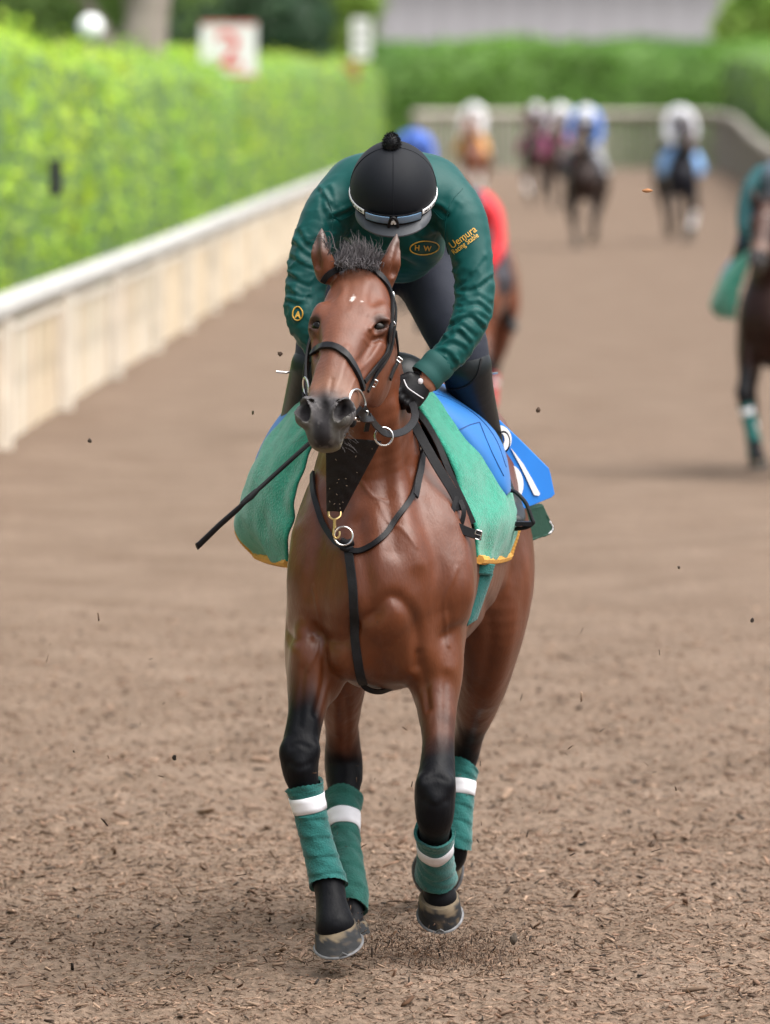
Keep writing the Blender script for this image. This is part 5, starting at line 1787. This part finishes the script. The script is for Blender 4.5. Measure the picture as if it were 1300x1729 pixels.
def hedge(label, path, depth, hfun, n, size, cols, seed, group='hedges beside the track', bulge=.12):
    """path: plan line of the face nearest the track; depth goes away from it (to the left of the direction of travel)"""
    p = catmull(np.array(path, float), 16)
    d = np.concatenate([[0], np.cumsum(np.linalg.norm(np.diff(p, axis=0), axis=1))])
    prof = [(0, 0), (.0, .35), (0.0, .7), (.05, .9), (.22, .985), (.5, 1.0), (.78, .985), (.95, .9), (1, .6), (1, 0)]
    m = len(prof)
    ss = np.linspace(0, d[-1], max(16, int(d[-1] / .9)))
    c = np.stack([np.interp(ss, d, p[:, k]) for k in (0, 1)], 1)
    t = np.gradient(c, axis=0); t /= np.linalg.norm(t, axis=1)[:, None]
    o = np.stack([-t[:, 1], t[:, 0]], 1)
    V_ = np.zeros((len(ss), m, 3))
    for j, (a, b) in enumerate(prof):
        V_[:, j, :2] = c + o * (a * depth)
        V_[:, j, 2] = b * hfun(ss)
    v = V_.reshape(-1, 3)
    f = np.array([(i * m + j, i * m + j + 1, (i + 1) * m + j + 1, (i + 1) * m + j) for i in range(len(ss) - 1) for j in range(m - 1)])
    caps = [tuple(range(m)), tuple((len(ss) - 1) * m + j for j in range(m - 1, -1, -1))]
    v[:, :2] += np.stack([fbm(v, .7, seed), fbm(v, .7, seed + 9)], 1) * bulge
    v[:, 2] += fbm(v, .45, seed + 3) * bulge * (v[:, 2] > .5)
    mb = MB(); mb.add(v, [tuple(q) for q in f] + caps)
    root = mb.build('hedge', MT['core'], None)
    tag(root, label, 'hedge', group)
    r = np.random.RandomState(seed)
    A = v[f[:, 0]]; B = v[f[:, 1]]; C_ = v[f[:, 2]]; D_ = v[f[:, 3]]
    no = np.cross(C_ - A, D_ - B); ar = np.linalg.norm(no, axis=1); no = no / (ar[:, None] + 1e-9)
    cen = (A + B + C_ + D_) / 4
    flip = ((no * np.array((0, 0, 1))).sum(1) < -.2)
    dist = cen[:, 1] + D0
    w = ar / np.maximum(dist, 30) ** 1.3
    # faces that turn to the camera's side carry most leaves
    k = r.choice(len(f), n, p=w / w.sum())
    u1, u2 = r.rand(n, 1), r.rand(n, 1)
    q = (A[k] * (1 - u1) + B[k] * u1) * (1 - u2) + (D_[k] * (1 - u1) + C_[k] * u1) * u2
    nn = no[k]
    out = np.where((nn * (q - (cen.mean(0)))).sum(1)[:, None] >= 0, 1, 1)
    q = q + nn * (np.abs(r.normal(0, .07, n)) * (1 + 1.2 * np.clip(fbm(q, 1.4, seed + 20), -.5, 1)))[:, None] * np.sign(.5)
    me = leaves(q, nn, size, cols, seed + 1, .6, .10)
    lo = link('leaves', me, mt_leaf, root); lo['kind'] = 'stuff'
    return root
hfl = lambda s: np.interp(s, [0, 48, 54, 58, 63, 68, 80, 110, 215], [3.1, 3.1, 3.08, 3.0, 2.86, 2.78, 2.8, 3.0, 3.45])
LH = [(LX(D) - .55, D - D0) for D in (14, 40, 60, 80, 100, 130, 180, 226)]
hedge('long bright green leafy hedge rising behind the cream picket fence', LH, 2.6, hfl, 120000, .11, palette((.24, .46, .045), (.48, .62, .075), .55, 5), 31)
# far hedge along the end of the track; its face looks at the camera, so it runs from right to left
hedge('long dark green clipped hedge across the far end of the track', [(16.5, 278 - D0), (11, 276 - D0), (5, 274 - D0), (-1.5, 273 - D0)][::-1], 5.0, lambda s: 4.25 + s * 0, 30000, .26, palette((.09, .21, .035), (.16, .32, .05), .3, 8), 41, bulge=.25)
hedge('green hedge curving round the far corner behind the grey rail', [(11.5, 272 - D0), (11.6, 252 - D0), (10.9, 228 - D0), (9.9, 197 - D0), (9.15, 176 - D0), (8.3, 130 - D0), (7.5, 90 - D0), (6.9, 55 - D0)], 5.0, lambda s: np.interp(s, [0, 40, 100, 220], [4.2, 3.6, 2.9, 2.6]), 26000, .22, palette((.16, .34, .045), (.30, .50, .07), .35, 9), 51, bulge=.25)

# ---- trees
def tree(label, base, hgt, trunk_r, crowns, n, leaf, cols, seed, lean=(0, 0), group='trees behind the hedge', limbs=5):
    root = empty('tree', tuple(base))
    tag(root, label, 'tree', group)
    b = np.array(base); top = b + np.array((lean[0], lean[1], hgt * .72))
    r = np.random.RandomState(seed)
    mb = MB()
    pts = catmull([b - (0, 0, .2), b + (top - b) * .35 + r.normal(0, .1, 3) * (1, 1, 0), b + (top - b) * .7 + r.normal(0, .15, 3), top], 6)
    mb.tube(pts, trunk_r * np.linspace(1.15, .35, len(pts)) * (1 + .08 * np.sin(np.arange(len(pts)) * 1.7)), 14)
    for k in range(limbs):
        s = pts[int(len(pts) * (.4 + .5 * k / limbs))]
        c = crowns[k % len(crowns)]
        e = np.array(c[:3]) + r.normal(0, .3, 3)
        mb.tube(catmull([s, (s + e) / 2 + (0, 0, .3), e], 5), np.linspace(trunk_r * .4, trunk_r * .08, 11), 8)
    mb.build('trunk', MT['bark'], root)
    P_, N_ = [], []
    tot = sum(c[3] * c[4] for c in crowns)
    for c in crowns:
        m = int(n * c[3] * c[4] / tot)
        dirs = r.normal(0, 1, (m, 3)); dirs /= np.linalg.norm(dirs, axis=1)[:, None]
        rad = .55 + .45 * r.rand(m) ** .5
        lob = 1 + .28 * fbm(dirs * 2 + seed, 1.1, seed)
        q = np.array(c[:3]) + dirs * (rad * lob)[:, None] * np.array((c[3], c[3], c[4]))
        P_.append(q); N_.append(dirs)
    me = leaves(np.vstack(P_), np.vstack(N_), leaf, cols, seed + 2, .8, .08)
    o = link('crown', me, mt_leaf, root); o['kind'] = 'stuff'
    return root
dk = palette((.04, .085, .045), (.075, .13, .06), .5, 3)
md_ = palette((.11, .20, .055), (.18, .28, .08), .4, 4)
lt = palette((.17, .33, .05), (.28, .42, .08), .5, 6)
def T(px, D): return np.array(((px - 650) * D / FPX, D - D0, 0.0))
def CR(px, py, D, rx, rz): return (*P(px, py, D - D0), rx, rz)
tree('thick bare grey brown trunk leaning behind the green hedge', T(215, 105), 8, .42, [CR(120, -60, 106, 1.3, 1.0), CR(215, -90, 106, 1.2, 1.0)], 3000, .14, md_, 61, (.25, .2))
tree('dark evergreen tree behind the red numbered sign', T(400, 175), 7, .3, [CR(330, 30, 175, 1.7, 1.4), CR(430, 10, 176, 1.7, 1.3), CR(490, 60, 174, .95, .8), CR(310, 80, 174, 1.0, .9)], 9000, .22, dk, 62)
tree('pale green tree rising beside the small white sign', T(565, 235), 8, .25, [CR(575, 35, 235, .8, 1.6), CR(590, 0, 235, .9, 1.2), CR(540, -10, 236, .9, .9)], 6000, .24, lt, 63)
tree('grey green tree at the top corner over the bright hedge', T(60, 120), 8, .25, [CR(50, 0, 120, 1.2, .7), CR(120, -10, 121, 1.1, .7), CR(-30, 10, 120, 1.0, .7)], 7000, .17, md_, 64)
tree('pale green tree at the corner beside the grey building', T(1290, 300), 9, .3, [CR(1270, 60, 300, 1.4, 1.6), CR(1310, 20, 300, 1.7, 1.7), CR(1245, 90, 299, .9, .8)], 8000, .28, palette((.24, .42, .08), (.34, .50, .11), .4, 4), 65)
tree('broad mid green tree filling the gap behind the evergreen', T(480, 290), 10, .4, [CR(250, 20, 290, 3.4, 3.0), CR(420, 0, 292, 3.4, 3.0), CR(540, 40, 290, 1.6, 2.2), CR(100, 20, 292, 3.4, 3)], 12000, .34, md_, 66)

# ---- signs, lamp, speaker box on the hedge side
mat('sign_white', (.80, .80, .78), .5, var=.04)
mat('sign_red', (.68, .04, .04), .5, var=.05)
mat('sign_brown', (.35, .13, .05), .6)
mat('lamp_white', (.85, .87, .88), .35, var=.03)
mat('dark_box', (.012, .014, .02), .5)
D2 = 118.0
sg = empty('distance_sign', tuple(T(386, D2)))
tag(sg, 'square white sign with a red 2 on a post above the hedge', 'sign')
c = P(386, 83, D2 - D0)
mb = MB(); mb.box(c, (.83, .05, .80)); mb.build('board', MT['sign_white'], sg, False)
mb = MB(); mb.box((c[0], c[1] + .06, (c[2] - .2) / 2), (.09, .07, c[2] - .2)); mb.build('post', MT['sign_brown'], sg, False)
for b in (.38, -.38):
    mb = MB(); mb.box(c + np.array((0, -.032, b)), (.80, .008, .03)); mb.build('border', MT['sign_red'], sg, False)
me = text_mesh('2', .74, .008); co = get_co(me)
co = np.stack([co[:, 0] * 1.15, co[:, 2] * 0, co[:, 1]], 1); co -= (co.max(0) + co.min(0)) / 2
me.vertices.foreach_set('co', (co + c + (0, -.034, 0)).astype(np.float32).ravel()); me.update(); me.materials.clear()
link('number', me, MT['sign_red'], sg)
D3 = 190.0
sg = empty('track_sign', tuple(T(605, D3)))
tag(sg, 'narrow white sign on a brown post near the far end of the bright hedge', 'sign')
c = P(610, 65, D3 - D0)
mb = MB(); mb.box(c, (.44, .06, .95)); mb.build('board', MT['sign_white'], sg, False)
mb = MB()
for k in range(3): mb.box(c + np.array((0, -.036, .25 - .25 * k)), (.20, .01, .07))
mb.build('marking', MT['dark_box'], sg, False)
c = P(590, 112, D3 - D0)
mb = MB(); mb.box((c[0], c[1], c[2] - .1), (.42, .1, .42)); mb.box((c[0] + .1, c[1] + .02, c[2] / 2), (.12, .08, c[2])); mb.box((c[0] + .2, c[1] + .05, c[2] + .3), (.07, .05, 1.2)); mb.build('post', MT['sign_brown'], sg, False)
lp = empty('lamp_post', tuple(T(153, 92)))
tag(lp, 'white globe lamp standing over the bright hedge beside the leaning trunk', 'lamp')
c = P(153, 47, 92 - D0)
mb = MB(); mb.ell(c, (.15, .15, .15), 20); mb.build('globe', MT['lamp_white'], lp)
mb = MB(); mb.tube([(c[0], c[1], 0), (c[0], c[1], c[2] - .13)], .035, 10); mb.tube([(c[0], c[1], c[2] - .17), (c[0], c[1], c[2] - .12)], [.05, .08], 12); mb.build('pole', MT['fence_grey'], lp)
bxr = empty('speaker_box', tuple(P(90, 300, 57.6 - D0)))
tag(bxr, 'small dark upright box fixed in the face of the bright hedge', 'box')
c = P(90, 300, 58.0 - D0)
mb = MB(); mb.box(c + np.array((0.02, -.1, 0)), (.085, .12, .26)); mb.build('case', MT['dark_box'], bxr, False)
mb = MB(); mb.box(c + np.array((0.02, .15, -.02)), (.03, .5, .03)); mb.build('bracket', MT['dark_box'], bxr, False)

# ---- grey building beyond the far hedge
mat('cladding', (.44, .43, .46), .7, var=.12, vs=.6)
mat('cladding_dark', (.30, .285, .30), .7, var=.12, vs=.6)
mat('roofing', (.22, .21, .23), .6, var=.1, vs=.5)
gb = empty('stable_building', (6.5, 345 - D0, 0))
tag(gb, 'long grey building beyond the hedge at the far end of the track', 'building')
yw = 345 - D0
x0, x1 = -6.0, 16.0
mb = MB(); mb.box(((x0 + x1) / 2, yw + 4.2, 4.0), (x1 - x0, 8, 8.0)); mb.build('wall', MT['cladding_dark'], gb, False)
pb = MB(); pb.box((0, 0, 0), (1.16, .08, 7.9)); pm = pb.mesh('panel', False); pm.materials.append(MT['cladding'])
k = 0
x = x0 + .6
while x < x1 - .5:
    o = link('panel', pm, None, gb); o.location = (x, yw + .14 - (.02 if k % 2 else 0), 4.0); o.matrix_parent_inverse = Matrix.Translation(-Vector(gb.location))
    x += 1.2; k += 1
mb = MB()
mb.add([(x0 - .5, yw - .8, 8.0), (x1 + .5, yw - .8, 8.0), (x1 + .5, yw + 4.2, 10.2), (x0 - .5, yw + 4.2, 10.2), (x1 + .5, yw + 9.2, 8.0), (x0 - .5, yw + 9.2, 8.0)], [(0, 1, 2, 3), (3, 2, 4, 5), (0, 3, 5), (1, 4, 2), (0, 5, 4, 1)])
mb.build('roof', MT['roofing'], gb, False)

# ---- the other horses and riders, each pair a smaller-detail copy of the same anatomy
cv, cf = horse_field(False).mesh(3)
rbv, rbf = rider_body_field(.022).mesh(2)
cjv, cjf = jacket_field(.014).mesh(2)
F = Field(*rider_grid(.016, lo=(-.36, .2, 1.2), hi=(.38, 1.05, 2.3)))
F.loft(chain((666, 365, .66, .15, .12), (666, 395, .80, .165, .14)), .05, n=3)
for r_ in (LEG_RR, LEG_LL): F.loft(grow(r_[:5], .002), .05, n=3)
cbv, cbf = F.mesh(2)

def tint(name, c, rough=.7):
    return mat(name, c, rough, var=.1)
def recolour(src, m, parent, name=None):
    """copy one object onto a parent with another material"""
    o = src.copy()
    o.data = src.data.copy()
    o.name = name or src.name.split('.')[0]
    o.data.materials.clear(); o.data.materials.append(m)
    COL.objects.link(o)
    o.parent = parent
    o.matrix_parent_inverse = Matrix()
    return o
def part_copy(src, parent, m=None):
    o = src.copy(); o.name = src.name.split('.')[0]
    if m is not None:
        o.data = src.data.copy(); o.data.materials.clear(); o.data.materials.append(m)
    COL.objects.link(o)
    o.parent = parent; o.matrix_parent_inverse = Matrix()
    return o
src_h = [o for o in horse.children]
src_hoof = [o for o in horse.children if o.name.startswith('hoof')]
tail0 = [o for o in horse.children if o.name.startswith('tail')][0]
fore0 = [o for o in horse.children if o.name.startswith('forelock')][0]
bands0 = [o for o in bpy.data.objects if o.name.startswith('leg_bandage')]
glove0 = [o for o in rider.children if o.name.startswith('glove')]
boots0 = [o for o in rider.children if o.name.startswith('riding_boot')]
helm0 = [o for o in rider.children if o.name.startswith('helmet')][0]
fleece0 = [o for o in fle.children if o.name.startswith('fleece')][0]
pad0 = [o for o in bl.children if o.name.startswith('pad')][0]

def place(o, X, D, sc, flip, rz=0.0):
    o.location = (X, D - D0, 0)
    o.scale = (-sc if flip else sc, sc, sc)
    o.rotation_euler = (0, 0, rz)

def pair(X, D, coat, points, jk, hm, br, boots, cloth_m, pad_m, wrap_m, lab_h, lab_r, lab_b=None, flip=False, sc=1.0, rz=0.0, wrapn=4, helmet_extra=None, dz=0.0, rs=None):
    me = mesh_np('horse', cv, cf); set_color(me, horse_paint(cv, coat, points)); me.materials.append(MT['coat_hair'])
    h = link('horse', me); place(h, X, D, sc, flip, rz)
    tag(h, lab_h, 'horse', 'racehorses on the track')
    for o in src_hoof + [tail0, fore0]:
        part_copy(o, h)
    b = link('person', mesh_np('person', rbv, rbf), MT['skin']); place(b, X, D, rs or sc, flip, rz); b.location.z = dz
    tag(b, lab_r, 'person', 'riders on the track')
    for v_, f_, m_, nme in ((cjv, cjf, jk, 'jacket'), (cbv, cbf, br, 'breeches')):
        o = link(nme, mesh_np(nme, v_, f_), m_); o.parent = b
    for o in boots0: part_copy(o, b, boots)
    for o in glove0: part_copy(o, b)
    ho = part_copy(helm0, b, hm)
    for ch in helm0.children:
        if ch.name.startswith('peak') or ch.name.startswith('pompom'): part_copy(ch, ho, helmet_extra or hm)
    if cloth_m is not None:
        cr = empty('saddle_cloth', (0, 0, 0)); place(cr, X, D, sc, flip, rz)
        tag(cr, lab_b, 'saddle cloth', 'saddle cloths of the following horses')
        part_copy(fleece0, cr, cloth_m); part_copy(pad0, cr, pad_m)
    if wrap_m is not None:
        for k, w in enumerate(bands0[:wrapn]):
            r_ = empty('leg_bandage', (0, 0, 0))
            place(r_, X, D, sc, flip, rz)
            tag(r_, 'leg bandage on the ' + lab_h, 'bandage', 'leg bandages of the following horses')
            r_['label'] = ('bandage on the %s leg of the ' % ('extended fore', 'bent fore', 'hind', 'far hind')[k]) + lab_b_short(lab_h)
            for ch in w.children:
                q = part_copy(ch, r_, wrap_m if ch.name.startswith('wrap') else None)
                # children keep photo-place coordinates of the front horse
                q.matrix_parent_inverse = Matrix()
                q.location = (0, 0, 0)
    return h, b
def lab_b_short(t):
    return ' '.join(t.split()[:8])
for o in list(bpy.data.objects):
    pass
BK = (.010, .010, .012)
mw = tint('silver_cloth', (.62, .62, .66)); mdk = tint('dark_cloth', (.02, .022, .03)); mblue = tint('light_blue_cloth', (.22, .40, .72)); mwhite = tint('white_cloth', (.75, .75, .78))
pair(2.47, 50.5, (.020, .008, .006), BK, tint('teal_jacket', (.006, .075, .085)), tint('grey_helmet', (.10, .13, .17)), tint('navy_breeches', (.012, .02, .06)), MT['boot'], MT['fleece'], MT['blue_pad'], MT['wrap'],
     'dark brown horse cut by the picture edge with a teal rider', 'blurred rider in teal jacket at the edge behind the front horse', 'blurred green saddle cloth on the dark horse at the edge', sc=.9, dz=-.04)
pair(.564, 56.0, (.15, .045, .022), BK, tint('red_jacket', (.62, .02, .03)), tint('navy_helmet', (.03, .04, .06)), mdk, MT['boot'], tint('sooty_cloth', (.03, .026, .035)), tint('sooty_cloth', (.03, .026, .035)), tint('red_wrap', (.55, .02, .04)),
     'chestnut horse half hidden directly behind the sharp rider', 'blurred rider in bright red jacket half hidden behind the sharp rider', 'sooty saddle cloth on the half hidden chestnut horse', sc=.92, dz=-.38, rs=.95)
pair(4.90, 132.0, (.012, .012, .018), BK, mw, mw, tint('pale_breeches', (.5, .5, .55)), MT['boot'], mblue, mblue, mwhite,
     'blurred black horse with light blue saddle cloth beside the curving rail', 'blurred rider in silver white jacket on the black horse near the curving rail', 'light blue saddle cloth on the far black horse', wrapn=1, flip=True, helmet_extra=mdk)
pair(3.17, 127.0, (.022, .012, .010), BK, tint('blue_jacket', (.10, .22, .60)), mwhite, mdk, mwhite, tint('black_cloth', (.02, .02, .03)), tint('grey_cloth', (.35, .36, .4)), None,
     'blurred dark brown horse leading the far central bunch', 'blurred rider in blue jacket and white helmet in the far bunch', 'black saddle cloth of the horse leading the far bunch')
pair(3.42, 182.0, (.03, .016, .014), BK, tint('maroon_jacket', (.10, .02, .05)), mwhite, mdk, mwhite, tint('plum_cloth', (.25, .03, .12)), tint('plum_cloth', (.25, .03, .12)), mwhite,
     'blurred dark horse with one white bandage behind the leading bunch', 'blurred rider in maroon jacket and white helmet behind the blue jacket', 'plum saddle cloth on the far dark horse', wrapn=1)
pair(1.95, 178.0, (.17, .055, .028), (.6, .58, .56), mwhite, mwhite, mwhite, mwhite, tint('orange_cloth', (.6, .28, .05)), tint('orange_cloth', (.6, .28, .05)), mwhite,
     'blurred chestnut horse with white legs farthest up the track', 'blurred rider in white jacket on the farthest chestnut horse', 'orange saddle cloth on the farthest chestnut horse', wrapn=2)
pair(.31, 90.0, (.03, .02, .018), BK, tint('royal_jacket', (.06, .14, .50)), tint('royal_jacket', (.06, .14, .50)), mdk, MT['boot'], tint('violet_cloth', (.06, .04, .20)), tint('violet_cloth', (.06, .04, .20)), None,
     'dark horse almost hidden behind the black helmet', 'blurred rider in royal blue whose shoulder shows beside the black helmet', 'violet saddle cloth almost hidden behind the sharp rider', sc=.9)
pair(3.70, 170.0, (.05, .022, .018), BK, mw, mwhite, mdk, MT['boot'], tint('pink_cloth', (.45, .08, .22)), tint('pink_cloth', (.45, .08, .22)), None,
     'blurred brown horse in the middle of the far bunch', 'blurred rider in silver jacket between blue and maroon in the far bunch', 'pink saddle cloth in the middle of the far bunch')
